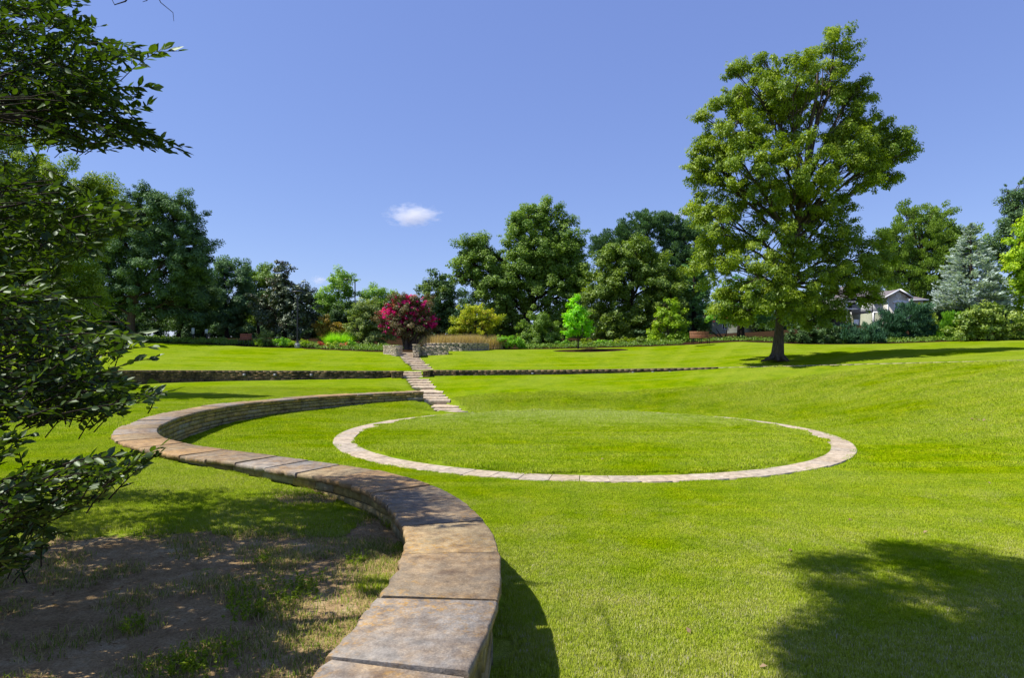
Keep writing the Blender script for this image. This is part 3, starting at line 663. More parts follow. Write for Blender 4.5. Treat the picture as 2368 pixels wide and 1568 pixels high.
mb=MB(); x_,d_,z_=(1797-CX)*38.6/F,38.6,W(1797,834,38.6)[2]
for k_,a_ in enumerate((.2,1.1,2.2,3.0,3.7,4.4,5.1,5.8)):
    L_=rng.uniform(.55,1.05) if k_!=4 else 1.5; q_=[[x_+math.cos(a_)*s,d_+math.sin(a_)*s,z_+h] for s,h in ((.12,.75),(.26,.34),(.45,.15),(L_,-.03))]; mb.tube(q_,[.13,.15,.11,.03],8)
mb.build('roots',M['barkgrey'],bpy.data.objects['shade_tree'],smooth=True)
# ---- deciduous trees along the back of the lawn, left to right
tree('leafy_tree','yellow green leafy tree high behind the dark glossy foliage at far left','tree',-20,27,[(20,380,130,95),(-80,450,120,120),(120,470,120,90),(180,540,70,70),(40,560,150,100),(-60,330,60,50),(215,450,50,40),(110,640,130,80),(40,720,130,60),(180,700,60,60),(-60,620,90,90)],'pecan',trunkpx=40,seed=9,leafpx=5,clumppx=17,lai=2.6,df=.7)
tree('round_crowned_tree','big round topped tree at left with thick trunk at the lawn edge','tree',300,55,[(345,492,78,58),(405,520,66,74),(430,580,56,60),(250,520,50,50),(290,560,70,70),(380,610,85,70),(250,640,60,70),(440,640,42,70,2),(310,680,80,50),(420,700,60,50,2),(230,700,50,40)],'deep',trunkpx=20,bark='bark',seed=12,leafpx=4.4,clumppx=12,lai=2.8,dense=1.35)
tree('dark_tree','very dark dense tree just right of the round topped tree at left','tree',412,60,[(450,680,55,60),(400,720,60,45),(480,720,35,50),(365,740,45,35)],'dark',trunkpx=10,bark='barkdark',seed=13,leafpx=4.4,clumppx=14,lai=3)
tree('feathery_tree','blue green feathery tree left of the dark magnolia, forked at the top','tree',525,68,[(520,632,32,38),(555,640,28,34),(490,670,26,34),(530,690,44,45),(495,710,30,40),(560,710,40,40),(525,745,55,35)],'blue',trunkpx=9,bark='barkdark',seed=14,leafpx=4.2,clumppx=11,lai=3)
tree('leafy_tree','medium green tree between the feathery tree and the dark magnolia','tree',598,72,[(590,650,44,40),(625,660,34,44),(585,710,40,45),(625,720,34,40)],'oak',trunkpx=8,bark='barkdark',seed=15,leafpx=4,clumppx=11,lai=2.6)
tree('magnolia_tree','dark conical magnolia with glossy leaves and bronze undersides behind the lamp post','tree',658,58,[(655,618,20,24),(600,700,24,30),(680,680,40,30),(652,655,32,25),(655,690,45,32),(630,715,38,30),(690,715,40,35),(655,750,62,30),(710,690,18,32,1),(718,740,22,35,1),(612,740,22,28)],'magnolia',trunkpx=10,bark='barkdark',seed=16,leafpx=5.2,clumppx=9,lai=2.4,aspect=.5,shell=.3)
tree('pale_tree','pale green broad tree right of the magnolia with a lamp post in front','tree',785,75,[(785,655,38,34),(745,700,26,30),(755,690,28,30),(815,695,25,32),(770,725,40,32),(810,735,35,30)],'light',trunkpx=8,seed=17,leafpx=4,clumppx=10,lai=2.4)
tree('dark_tree','dark bushy evergreen in front of the pale tree right of the magnolia','tree',798,66,[(800,715,32,26),(780,740,25,25),(820,750,26,22)],'dark',trunkpx=7,bark='barkdark',seed=18,leafpx=4.2,clumppx=10,lai=2.8,limbs=False)
tree('pale_tree','small pale green tree rising behind the variegated dogwood','tree',865,76,[(862,688,32,26),(900,698,34,26),(925,690,24,20),(845,715,25,22)],'light',trunkpx=7,seed=19,leafpx=4,clumppx=10,lai=2.4)
tree('dogwood_tree','cream and olive variegated small tree left of the magenta crape myrtle','tree',852,57,[(850,725,38,32),(832,760,32,28),(880,765,35,32),(855,785,46,18),(868,735,30,25)],'dogwood',trunkpx=8,stems=3,seed=20,leafpx=4.2,clumppx=9,lai=2.6)
myr_p=[(930,712,30,24),(900,730,24,24),(965,705,28,20),(910,755,26,20),(945,735,30,24),(985,738,14,20),(1002,742,12,14),(930,770,24,10)]
tree('crape_myrtle','round crape myrtle covered in magenta blossom behind the stair head','tree',945,52,[(935,715,44,34),(965,712,38,30),(905,740,30,32),(945,755,52,30),(985,748,30,26)],'myrtle',trunkpx=16,stems=5,seed=21,leafpx=3.6,clumppx=9,lai=2.6,topfrac=.55,
   extra=[(myr_p,'pink',dict(leafpx=3.6,clumppx=4.6,lai=2.0,dense=.95,shell=.9,aspect=.9))])
tree('magnolia_tree','dark glossy evergreen tree between the magenta crape myrtle and the yellow shrub','tree',1015,60,[(1015,655,30,32),(985,680,28,25),(1035,690,30,35),(1010,720,42,38),(1040,750,35,35),(995,760,35,30)],'dark',trunkpx=10,bark='barkdark',seed=22,leafpx=5,clumppx=10,lai=2.5,extra=[([(1015,690,40,60)],'oakolive',dict(leafpx=4.6,clumppx=7,dense=.35,shell=.85,lai=1.6))])
tree('yellow_shrub','rounded yellow and gold shrub behind the brown ornamental grass','shrub',1105,56,[(1095,725,38,26),(1130,735,32,26),(1075,750,32,24),(1110,760,50,20),(1060,765,18,12)],'yellow',trunkpx=12,stems=5,seed=23,leafpx=3.8,clumppx=7,lai=1.8,topfrac=.6)
tree('oak_tree','tall spreading oak with two high lobes left of centre, behind the yellow shrub','tree',1215,66,
 [(1225,505,48,40),(1265,500,38,34),(1190,520,26,30),(1240,590,60,45),(1150,660,60,40),(1290,600,60,60),(1340,640,30,50),(1085,570,26,30),(1060,640,30,22),(1200,560,42,40),(1310,545,38,48),(1260,580,62,55),(1110,570,32,30),(1095,610,50,38),(1070,605,22,26),(1140,610,40,34),(1320,610,38,50),(1200,640,62,48),(1280,660,72,58),(1120,670,40,26),(1170,700,55,40),(1330,680,38,45),(1240,735,75,45),(1160,750,45,30),(1310,745,55,40)],
 'oak',trunkpx=20,bark='barkdark',seed=24,leafpx=4.4,clumppx=12,lai=2.5,dense=1.3)
tree('broad_tree','broad olive green tree with rounded crown in the centre of the back row','tree',1455,62,[(1465,585,52,42),(1420,610,50,42),(1385,700,34,60),(1440,780,60,24),(1560,690,34,60),(1500,625,48,42),(1395,660,38,42),(1460,665,62,50),(1525,670,35,48),(1420,720,55,42),(1500,725,58,45),(1455,760,65,32),(1550,640,20,24,1)],'oakolive',trunkpx=14,bark='barkdark',seed=25,leafpx=4.8,clumppx=12,lai=2.8,dense=1.3)
tree('tall_tree','tall dark bluish green tree rising behind the broad olive tree','tree',1520,84,[(1495,530,56,40),(1450,550,46,40),(1555,530,48,38),(1600,555,42,45),(1405,570,34,32),(1620,610,40,60),(1470,600,60,45),(1560,610,55,55),(1600,660,40,60),(1550,700,60,55)],'blue',trunkpx=12,bark='barkdark',seed=26,leafpx=3.9,clumppx=9,lai=2.8,mode='up',dense=1.3)
tree('young_tree','young yellow green tree at the lawn edge left of the brown bench','tree',1548,56,[(1540,715,22,20),(1555,735,34,22),(1545,765,44,26),(1575,775,26,20),(1525,745,18,20)],'gold',trunkpx=8,stems=3,seed=27,leafpx=4.2,clumppx=9,lai=2.3,topfrac=.6,rhi=.75)
tree('round_shrub','large rounded dark green shrub left of the bright young sapling','shrub',1245,56,[(1245,755,44,30),(1215,775,28,25),(1275,775,30,25),(1245,785,48,20)],'oak',trunkpx=8,stems=3,seed=28,leafpx=3.8,clumppx=9,lai=3,limbs=False)
sp=tree('sapling','bright lime green sapling on a thin trunk in a mulch circle','tree',1337,50,[(1335,700,14,22),(1335,725,24,18),(1325,750,30,18),(1348,752,26,16),(1318,770,22,12),(1350,770,24,12),(1335,735,30,22)],'lime',trunkpx=4,seed=29,leafpx=5,clumppx=7,lai=1.9,basepy=807,topfrac=.8,flare=1.1)
# pines behind the bench
def pine(px,d,apy,by,hw,seed,lab,tp=14): return conifer('pine_tree',lab,px,d,apy,by,hw,'pine',tiers=13,per=10,Lpx=9,aspect=.22,trunkpx=tp,seed=seed,power=.35,droop=-.05,bushy=2.2,group='pines behind the brown bench')
pine(1605,63,588,768,48,31,'slim pale green pine with loose tufts, left of the big shade tree')
pine(1713,57,640,752,80,32,'broad low branched pine with thick dark trunk behind the big shade tree',tp=19)
tree('leafy_tree','tall upright tree with feathery pointed tops behind the blue spruce and the house','tree',2130,98,[(2100,640,90,60),(2180,560,60,60),(2100,505,30,38),(2135,495,26,36),(2175,510,30,36),(2075,550,36,42),(2215,545,32,36),(2140,570,72,50),(2075,620,45,50),(2190,620,60,55),(2120,670,70,45),(2050,560,22,40),(2255,560,22,26),(2285,585,22,30)],'oak',trunkpx=14,bark='bark',seed=33,leafpx=3.9,clumppx=10,lai=2.1,mode='up',dense=.95)
tree('leafy_tree','dark tall tree cut off by the right edge behind the yellow green one','tree',2390,70,[(2345,450,30,30),(2380,480,50,50),(2320,540,28,28),(2310,580,34,30),(2370,590,60,60),(2340,500,30,26)],'deep',trunkpx=20,seed=34,leafpx=4.4,clumppx=12,lai=2.5,dense=.9,rhi=1.)
tree('yellow_green_tree','bright yellow green tree cut off by the right edge beside the blue spruce','tree',2385,52,[(2390,520,40,50),(2360,560,32,36),(2350,610,38,40),(2380,660,48,40),(2400,600,60,60),(2345,655,24,20),(2410,720,50,40)],'gold',trunkpx=18,seed=35,leafpx=6,clumppx=12,lai=2.3,mode='droop')
conifer('blue_spruce','silvery blue spruce with layered branches on the right beside the yellow green tree',2245,54,518,712,88,'spruce',seed=36,tiers=24,per=17,Lpx=10,aspect=.2,power=.72,bushy=1.3,n_sp=30)
def bush(name,label,cat,px,d,bl,leaf,group=None,seed=0,stem=True,**kw):
    kw.setdefault('leafpx',4.4); kw.setdefault('clumppx',8); kw.setdefault('lai',2.8)
    return tree(name,label,cat,px,d,bl,leaf,trunkpx=7,bark='barkdark',group=group,crownname='foliage',stems=3 if stem else 1,seed=seed,limbs=False,topfrac=.5,**kw)
bush('juniper_bush','big rounded dark juniper in front of the house','shrub',2098,54,[(2070,745,34,36),(2110,735,36,40),(2135,755,28,36),(2055,765,24,26),(2100,770,55,26),(2120,715,16,18)],'juniper',mode='up',leafpx=7,aspect=.25,seed=41)
bush('juniper_bush','pale yellowish juniper peeking right of the dark juniper by the house','shrub',2150,56,[(2140,735,22,24),(2158,755,20,28),(2130,715,14,14)],'junlight',mode='up',leafpx=7,aspect=.25,seed=42)
bush('spreading_juniper','feathery dark yellow green juniper low between the big juniper and the leafy round bush','shrub',2195,53,[(2190,770,34,20),(2215,755,28,22),(2200,740,26,18),(2180,785,32,12)],'shrub',mode='up',leafpx=8,aspect=.22,seed=43,rhi=.55)
bush('leafy_bush','big broad yellow green leafy bush at the right edge of the lawn','shrub',2285,50,[(2250,735,36,30),(2290,725,34,28),(2330,740,36,30),(2235,765,32,25),(2280,765,45,26),(2335,768,40,22),(2365,755,20,25)],'euon',leafpx=6,clumppx=9,seed=44)
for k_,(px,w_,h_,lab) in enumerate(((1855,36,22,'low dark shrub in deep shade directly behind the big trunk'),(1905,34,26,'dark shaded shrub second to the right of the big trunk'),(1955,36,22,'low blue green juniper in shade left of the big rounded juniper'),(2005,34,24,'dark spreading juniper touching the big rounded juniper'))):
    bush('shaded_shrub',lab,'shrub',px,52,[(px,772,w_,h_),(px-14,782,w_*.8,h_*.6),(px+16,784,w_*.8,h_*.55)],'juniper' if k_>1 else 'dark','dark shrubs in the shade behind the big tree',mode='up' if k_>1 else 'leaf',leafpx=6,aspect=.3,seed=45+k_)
bush('green_mound','bright green low mounded shrub right of the curved planter wall','shrub',1178,52.5,[(1165,790,24,12),(1190,793,24,11),(1150,785,12,9),(1210,800,10,6)],'shrub',leafpx=3.6,clumppx=6,seed=50,lai=3.2)
bush('orange_shrub','orange brown and yellow shrub in shade right of the magnolia','shrub',765,58,[(755,750,28,18),(785,760,20,16),(745,770,22,16)],'orange',leafpx=4,clumppx=7,seed=51)
bush('bare_shrub','thin olive twiggy shrub at the bed edge below the magnolia','shrub',612,55,[(612,780,20,14),(632,788,18,10),(600,788,12,9)],'dogwood',leafpx=3.6,clumppx=6,lai=1.4,seed=52)
for k_,(px,py,rx,ry,leaf,lab) in enumerate(((596,794,9,5,'gold','small yellow green plant left end of the flower bed'),(655,790,18,9,'shrub','low green leafy plant under the magnolia'),(672,797,12,6,'gold','yellow green mound just left of the lamp base'),
   (705,794,12,7,'gold','yellow green mound just right of the lamp base'),(728,798,14,6,'dogwood','grey green flowering plant beside the yellow mound'),(745,799,12,6,'red','low red flowering plant in the middle of the bed'),(770,797,14,8,'gold','bright yellow green mound in the right half of the bed'),
   (795,800,13,6,'red','red leaved low plant near the right end of the bed'),(812,798,11,7,'shrub','small green plant at the right end of the bed'))):
    bush('bedding_plant',lab,'plant',px,54,[(px,py,rx,ry),(px+rx*.5,py+2,rx*.7,ry*.7)],leaf,'plants in the flower bed at the lawn edge',leafpx=3.4,clumppx=4.5,seed=60+k_,lai=2.6)
for k_,(px,py,rx,ry,leaf,lab) in enumerate(((1303,795,16,8,'shrub','low green ground plant just left of the sapling trunk'),(1362,794,18,8,'weed','low light green plant just right of the sapling trunk'),(1400,793,20,9,'shrub','spreading green perennial right of the sapling'),(1440,791,20,9,'weed','pale hosta like plant in shade below the broad olive tree'),(1480,788,18,8,'euon','yellowish hosta like plant left of the young yellow green tree'),(1505,785,14,9,'gold','small variegated plant touching the young yellow green tree'))):
    bush('perennial',lab,'plant',px,55,[(px,py,rx,ry),(px-rx*.6,py+2,rx*.6,ry*.6)],leaf,'low plants under the back row of trees',leafpx=4,clumppx=5.5,seed=75+k_)
# background trees that close the gaps
for k_,(px,top,hw,leaf,lab) in enumerate(((150,600,70,'dark','dark background tree left of the round topped tree'),(250,690,60,'dark','dark background tree low behind the round topped trunk'),(470,700,50,'dark','dark background tree under the feathery tree'),(570,720,50,'deep','dark background tree behind the bare shrub'),
    (700,730,50,'dark','dark background tree behind the lamp post'),(1075,690,26,'blue','distant bluish tree above the yellow shrub'),(1150,720,55,'deep','dark background tree under the oak limbs'),(1350,690,45,'deep','dark background tree right of the oak'),(1400,720,50,'dark','dark background tree behind the perennials'),
    (1590,700,45,'dark','dark background tree behind the bench'),(1850,690,60,'dark','dark background tree left of the house'),(1905,660,50,'deep','tall background tree beside the house porch'),(1800,720,50,'dark','dark background tree behind the big trunk'),(2190,690,45,'dark','dark background tree between house and spruce'),(2290,700,50,'deep','dark background tree behind the leafy bush'),(920,725,50,'deep','dark background tree behind the crape myrtle'),(2050,640,40,'deep','background tree rising behind the house roof'))):
    top-=18; hw*=1.25; d_=88+3*(k_%4) if px<1900 or px>2200 else 104
    hh=(790-top)/2; 
    bl=[(px,top+hh*.5,hw*.7,hh*.5),(px-hw*.4,top+hh,hw*.7,hh*.6),(px+hw*.4,top+hh*1.1,hw*.7,hh*.6),(px,top+hh*1.55,hw,hh*.5)]
    if 1900<px<2200: bl=bl[:3]
    tree('background_tree',lab,'tree',px,d_,bl,leaf,trunkpx=6,bark='barkdark',group='trees filling in behind the garden',seed=90+k_,leafpx=4.4,clumppx=12,lai=2.6,dense=1.1,limbs=False)
# far wood and the green carpet of the beds
mb=MB(); wr=np.random.default_rng(5); bl=[]
for px in np.arange(-500,2900,38): t_=735+14*math.sin(px*.011)+wr.uniform(-10,10)-(22 if px<620 or px>1550 else 0); bl.append((px,t_+28,34,34)); bl.append((px+19,t_+50,34,26))
crown_leaves(mb,pxblobs(bl,118),118,leafpx=4.2,clumppx=10,lai=2.6,dense=1.2,seed=5)
o=mb.build('distant_wood',G['deep']); tag(o,'distant dark wood closing the horizon behind the garden trees','wood',kind='stuff')
mb=MB(); n_=5200; gx_=wr.uniform(-46,52,n_); gd_=wr.uniform(.5,4.5,n_)**1.0; gy_=edgey(gx_)+.5+gd_
pxs=CX+gx_/gy_*F; k_=((pxs<1150)|(pxs>1210))&((pxs<1580)|(pxs>1860)|(gd_>2.6))&((pxs<900)|(pxs>1150)|(gd_>4)); gx_,gy_=gx_[k_],gy_[k_]; n_=len(gx_)
gz_=height(gx_,gy_); idx=np.repeat(np.arange(n_),16); hh_=wr.uniform(.08,.42,n_)[idx]; m_=len(idx)
add_leaves(mb,np.c_[gx_[idx]+wr.normal(size=m_)*.14,gy_[idx]+wr.normal(size=m_)*.14,gz_[idx]+hh_*wr.random(m_)],wr.normal(size=(m_,3))*.7+np.array([0,-.2,1]),.16*wr.uniform(.6,1.3,m_),.5,None,wr.random(m_)*.8,0,.05,wr)
o=mb.build('ground_cover',G['oak']); tag(o,'low green ground cover filling the beds behind the lawn edge','ground cover',kind='stuff')
# red tinged small tree near the bench
bush('red_tipped_shrub','small shrub with red tipped leaves under the pines right of the bench','shrub',1675,56,[(1690,742,30,10),(1650,735,22,9)],'shrub',leafpx=4,clumppx=6,lai=1.3,seed=88,extra=[([(1675,740,36,9)],'red',dict(leafpx=4,clumppx=4,dense=.25,lai=1.2))])
# pampas style brown grass in the planter
def blades(mb,n,cfun,h,wd,spread,r,mat=0,seg=3,droop=.5):
    c=cfun(n); a=r.uniform(0,2*PI,n); hh=h*r.uniform(.6,1.15,n); sp=spread*r.random(n); dirv=np.c_[np.cos(a),np.sin(a)]
    side=np.c_[-np.sin(a),np.cos(a)]; V=[]
    ts=np.linspace(0,1,seg+1)
    for t in ts:
        p=np.c_[c[:,:2]+dirv*(sp*hh*t**1.6)[:,None], c[:,2]+hh*(t-droop*sp*t**2.2)]
        w=wd*(1-t*.93)
        V.append(p-np.c_[side*w/2,np.zeros(n)]); V.append(p+np.c_[side*w/2,np.zeros(n)])
    V=np.stack(V,1); k=2*(seg+1); base=np.arange(n)[:,None]*k; rn=r.random(n)
    for s_ in range(seg):
        mb.add(V.reshape(-1,3) if s_==0 else np.zeros((0,3)), (base+np.array([2*s_,2*s_+1,2*s_+3,2*s_+2]) - (0 if s_==0 else n*k)), mat, rn)
def pathpts(pth,wd,zf):
    def f(n):
        r=rng; u=r.random(n)*(len(pth)-1); i_=u.astype(int); t=(u-i_)[:,None]; p=pth[i_]*(1-t)+pth[np.minimum(i_+1,len(pth)-1)]*t
        p=p+r.normal(size=(n,2))*wd; return np.c_[p,zf(p)]
    return f
mb=MB(); pz=W(0,794,49.8)[2]-.1
blades(mb,9000,pathpts(pl[2:-4]+[0,1.0],.35,lambda p:np.full(len(p),pz)),.85,.02,.5,rng)
o=mb.build('ornamental_grass',G['reed']); tag(o,'brown feathery ornamental grass growing in the curved stone planter','ornamental grass',kind='stuff')
for k_,(px,lab,mt,hh,sp_) in enumerate(((1143,'tan tufted grass at the right end of the planter wall','reed',.9,.5),(770,'fountain of bright green grass blades left half of the bed','reedgreen',1.0,.9),(800,'fountain of green grass blades beside the dogwood','reedgreen',1.0,.9))):
    d_=52.5 if px>1000 else 56.5; x_=(px-CX)*d_/F; z_=H(x_,d_)
    mb=MB(); blades(mb,1600,lambda n:np.c_[x_+rng.normal(size=n)*.28,d_+rng.normal(size=n)*.25,np.full(n,z_)],hh*1.3,.03,sp_*1.3,rng)
    o=mb.build('grass_clump',G[mt]); tag(o,lab,'ornamental grass')

# ------------------------------------------------------------------ street furniture
blk=flat('black_paint',(.012,.013,.015),.4,5,.2,.5); conc=flat('concrete',(.38,.38,.37),.85,14,.2)
def lamp(px,basey,topy,d,lab,hb=True,arm=False):
    x=(px-CX)*d/F; z0=W(px,basey,d)[2]; zt=W(px,topy,d)[2]; e=empty('street_lamp',(x,d,z0),lab,'street lamp'); 
    if hb: mb=MB(); mb.lathe((x,d,z0-.2),[(.26,0),(.26,.62),(.24,.68),(.0,.68)],20); mb.build('concrete_base',conc,e)
    zb=z0+(.46 if hb else 0)
    mb=MB(); mb.lathe((x,d,zb),[(.15,0),(.15,.06),(.09,.16),(.07,.4),(.06,zt-zb-.5),(.05,zt-zb-.3)],12); mb.build('pole',blk,e,smooth=True)
    mb=MB()
    if arm: mb.bar((x,d,zt-.3),(x-.75,d,zt-.25),.06,.06); mb.box((x-.95,d,zt-.24),(.5,.25,.12))
    else: mb.lathe((x,d,zt-.35),[(.06,0),(.13,.05),(.16,.12),(.48,.2),(.5,.24),(.46,.28),(.2,.34),(0,.36)],24)
    mb.build('lamp_head',blk,e,smooth=not arm)
    if not arm: mb=MB(); mb.lathe((x,d,zt-.20),[(.12,0),(.44,.035)],20); mb.build('lens',flat('lamp_glass',(.35,.35,.33),.2),e)
lamp(688,807,672,54,'black lamp post with saucer shaped head on a round concrete base at the lawn edge')
lamp(821,790,641,70,'tall thin dark lamp post with side arm sticking up behind the pale tree',hb=False,arm=True)
wood=flat('bench_wood',(.26,.12,.06),.7,8,.3); redw=flat('bench_red_wood',(.30,.10,.06),.7,8,.25); metal=flat('dark_metal',(.03,.03,.033),.5)
def bench(px,basey,wpx,d,lab,mat,rz=0,back=.45):
    x=(px-CX)*d/F; z0=max(W(px,basey,d)[2],H(x,d)); w=wpx*d/F; e=empty('park_bench',(x,d,z0),lab,'bench')
    c_,s_=math.cos(rz),math.sin(rz)
    def T(lx,ly,lz): return (x+lx*c_-ly*s_,d+lx*s_+ly*c_,z0+lz)
    mb=MB()
    for k_ in range(4): mb.box(T(0,-.42+k_*.13,.46),(w,.11,.035),rz,0,rng.random())
    mb.build('seat',mat,e); mb=MB()
    for k_ in range(4): mb.box(T(0,.03+k_*.02,.56+k_*.125),(w,.03,.105),rz,0,rng.random())
    mb.build('backrest',mat,e)
    for fx in (-.4,0,.4):
        mb=MB(); mb.bar(T(fx*w,-.4,0),T(fx*w,-.4,.44),.05,.05); mb.bar(T(fx*w,.0,0),T(fx*w,.12,.98),.05,.05); mb.bar(T(fx*w,-.43,.42),T(fx*w,.03,.42),.05,.04); mb.build('leg',conc if fx==0 and False else metal,e)
bench(1618,795,46,50.5,'brown slatted wooden park bench at the mulch edge left of the big tree',wood,.06)
bench(568,799,27,55,'reddish wooden park bench at the lawn edge below the feathery tree',redw,0)
for px,lab in ((447,'pale rectangular sign on a short post under the dark trees, nearer the round topped tree'),(478,'pale square sign on a short post, right hand one under the dark trees')):
    d=57; x=(px-CX)*d/F; z=H(x,d); e=empty('garden_sign',(x,d,z),lab,'sign'); mb=MB(); mb.box((x,d,z+.5),(.07,.07,1.0)); mb.build('post',metal,e)
    mb=MB(); mb.box((x,d-.05,z+.95),(.26,.03,.55 if px==447 else .38)); mb.build('panel',flat('sign_panel',(.5,.55,.55),.5,3,.05),e)

# ------------------------------------------------------------------ houses
siding=flat('siding',(.48,.50,.36),.7,3,.08); board=flat('board',(.66,.63,.54),.75,3,.06); trim=flat('trim',(.85,.85,.84),.5,3,.03); greyp=flat('grey_panel',(.45,.46,.46),.8,5,.08)
shing=flat('shingles',(.15,.13,.135),.9,7,.25); 
m,nt=newmat('window_glass'); N_=NT(nt); N_.out(N_.princ((.03,.04,.05),.08,spec=.8)); glassm=m
def wallbox(mb,x0,x1,y0,y1,z0,z1,mat=0): mb.box(((x0+x1)/2,(y0+y1)/2,(z0+z1)/2),(x1-x0,y1-y0,z1-z0),0,mat)
def PX(px,d): return (px-CX)*d/F
def PZ(py,d): return EYE-(py-HY)*d/F
D=86.; hx=PX(2052,D); hz=H(PX(2070,D),D)-.3
hs=empty('house',(PX(2060,D),D,hz),'pale one storey house with grey shingle roof and white round gable vent behind the junipers','house')
# gable bay
x0,x1=PX(2053,D),PX(2100,D); xc=PX(2077,D); ze,za=PZ(685,D),PZ(671,D)
mb=MB(); mb.prism([(x0,D),(x1,D),(x1,D+6),(x0,D+6)],hz,ze); mb.add([(x0,D,ze),(x1,D,ze),(xc,D,za),(x0,D+6,ze),(x1,D+6,ze),(xc,D+6,za)],[[0,1,2],[5,4,3]])
# set-back wing: siding below, panel above
xw0=PX(2019,D+1.5); xw1=PX(2056,D+1.5); zb=PZ(723,D+1.5); zt=PZ(698,D+1.5)
wallbox(mb,xw0,xw1,D+1.5,D+7,zb,zt,1); 
n=int((zb-hz)/.17)
for k_ in range(n): z=hz+k_*(zb-hz)/n; mb.prism([(xw0,D+1.46),(xw1,D+1.46),(xw1,D+7),(xw0,D+7)],z,z+(zb-hz)/n-.02,2)
# angled siding return to the left
ax,ay=xw0,D+1.5; bx,by=PX(2003,D+5),D+5
n=18
for k_ in range(n):
    z=hz+k_*(zt+.6-hz)/n; mb.prism([(bx,by),(ax,ay+.02),(ax,ay+.3),(bx,by+.3)],z,z+(zt+.6-hz)/n-.03,2)
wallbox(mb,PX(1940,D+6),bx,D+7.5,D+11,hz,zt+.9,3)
wallbox(mb,x1,PX(2135,D+3),D+3,D+8,hz,PZ(692,D+3),0)
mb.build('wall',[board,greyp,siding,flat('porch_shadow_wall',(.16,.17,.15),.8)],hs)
# roofs
mb=MB()
def roofslab(pts,th=.16,mat=0):
    a=np.array(pts,float); b=a-[0,0,th]; n=len(a); mb.add(np.concatenate([a,b]),[[i,(i+1)%n,n+(i+1)%n,n+i] for i in range(n)],mat); mb.add(a,[list(range(n))],mat); mb.add(b,[list(range(n))[::-1]],mat)
e0=.35
roofslab([(x0-e0-.2,D-.4,ze-.15),(xc,D-.4,za+.12),(xc,D+8,za+.12),(x0-e0-.2,D+8,ze-.15)]); roofslab([(xc,D-.42,za+.11),(x1+e0,D-.42,ze-.15),(x1+e0,D+8,ze-.15),(xc,D+8,za+.11)])
zr=PZ(672.5,D+7)
roofslab([(xw0-.3,D+1.1,zt+.02),(xw1+.2,D+1.1,zt+.02),(PX(2060,D+7),D+7,zr),(PX(2004,D+7),D+7,zr)])
roofslab([(PX(1995,D+5),D+4.3,zt+.75),(xw0-.3,D+1.1,zt+.02),(PX(2004,D+7),D+7,zr),(PX(1990,D+8.5),D+8.5,zr+.3)])
roofslab([(PX(1925,D+5),D+4.5,zt+.9),(PX(1996,D+5),D+4.4,zt+.9),(PX(2000,D+9),D+9,zr+.9),(PX(1945,D+9),D+9,zr+.9)])
roofslab([(x1-.2,D+2.5,PZ(694,D+3)),(PX(2142,D+3),D+2.5,PZ(693,D+3)),(PX(2118,D+7),D+7,PZ(686,D+7)),(x1-.2,D+7,PZ(680,D+7))])
mb.build('roof',shing,hs)
mb=MB()   # fascia, gutters, corner boards
mb.bar((x0-e0-.25,D-.45,ze-.2),(xc,D-.45,za+.06),.06,.2); mb.bar((xc,D-.46,za+.06),(x1+e0+.05,D-.46,ze-.2),.06,.2)
mb.bar((xw0-.35,D+1.05,zt-.02),(xw1-.3,D+1.05,zt-.02),.08,.16); mb.bar((PX(1995,D+5),D+4.25,zt+.72),(xw0-.3,D+1.02,zt),.08,.16)
wallbox(mb,xw0-.02,xw1,D+1.40,D+1.46,zb-.06,zb+.12); wallbox(mb,xw0-.08,xw0+.06,D+1.41,D+1.5,hz,zb)
wallbox(mb,x0-.05,x0+.08,D-.04,D+.05,hz,ze-.2); wallbox(mb,x1-.08,x1+.05,D-.04,D+.05,hz,ze-.2)
mb.bar((x1,D+2.45,PZ(695,D+3)),(PX(2142,D+3),D+2.45,PZ(694,D+3)),.06,.16)
mb.build('trim',trim,hs)
mb=MB(); a_=np.linspace(0,2*PI,29)[:-1]; cz=PZ(682.5,D)
def disc(r0,y0,y1,mat=0): mb.add(np.concatenate([np.c_[xc+r0*np.cos(a_),np.full(28,y0),cz+r0*np.sin(a_)],np.c_[xc+r0*np.cos(a_),np.full(28,y1),cz+r0*np.sin(a_)]]),[[i,(i+1)%28,28+(i+1)%28,28+i] for i in range(28)],mat); mb.add(np.c_[xc+r0*np.cos(a_),np.full(28,y0),cz+r0*np.sin(a_)],[list(range(28))],mat)
disc(.37,D-.08,D+.02,0); disc(.27,D-.1,D,1); mb.build('vent',[trim,board],hs)
def window(xa,xb,za_,zb_,y,parent,mull=1):
    mb=MB(); w=.11
    wallbox(mb,xa-w,xa,y-.07,y+.02,zb_-w,za_+w); wallbox(mb,xb,xb+w,y-.07,y+.02,zb_-w,za_+w); wallbox(mb,xa,xb,y-.07,y+.02,za_,za_+w); wallbox(mb,xa,xb,y-.07,y+.02,zb_-w,zb_)
    for q in range(mull): xm=xa+(xb-xa)*(q+1)/(mull+1); wallbox(mb,xm-.06,xm+.06,y-.06,y+.01,zb_,za_)
    wallbox(mb,xa,xb,y-.05,y+.0,(za_+zb_)/2-.03,(za_+zb_)/2+.03)
    o=mb.build('window',trim,parent); mb=MB(); wallbox(mb,xa,xb,y-.02,y+.0,zb_,za_); mb.build('pane',glassm,o)
window(PX(2070,D),PX(2094,D),PZ(702,D),PZ(722,D),D-.01,hs,2)
mb=MB(); n=9; xs=np.linspace(PX(2064,D),PX(2099,D)-.1,n); zz=PZ(701.5,D)+.12+.16*np.sin(np.linspace(0,PI,n)); 
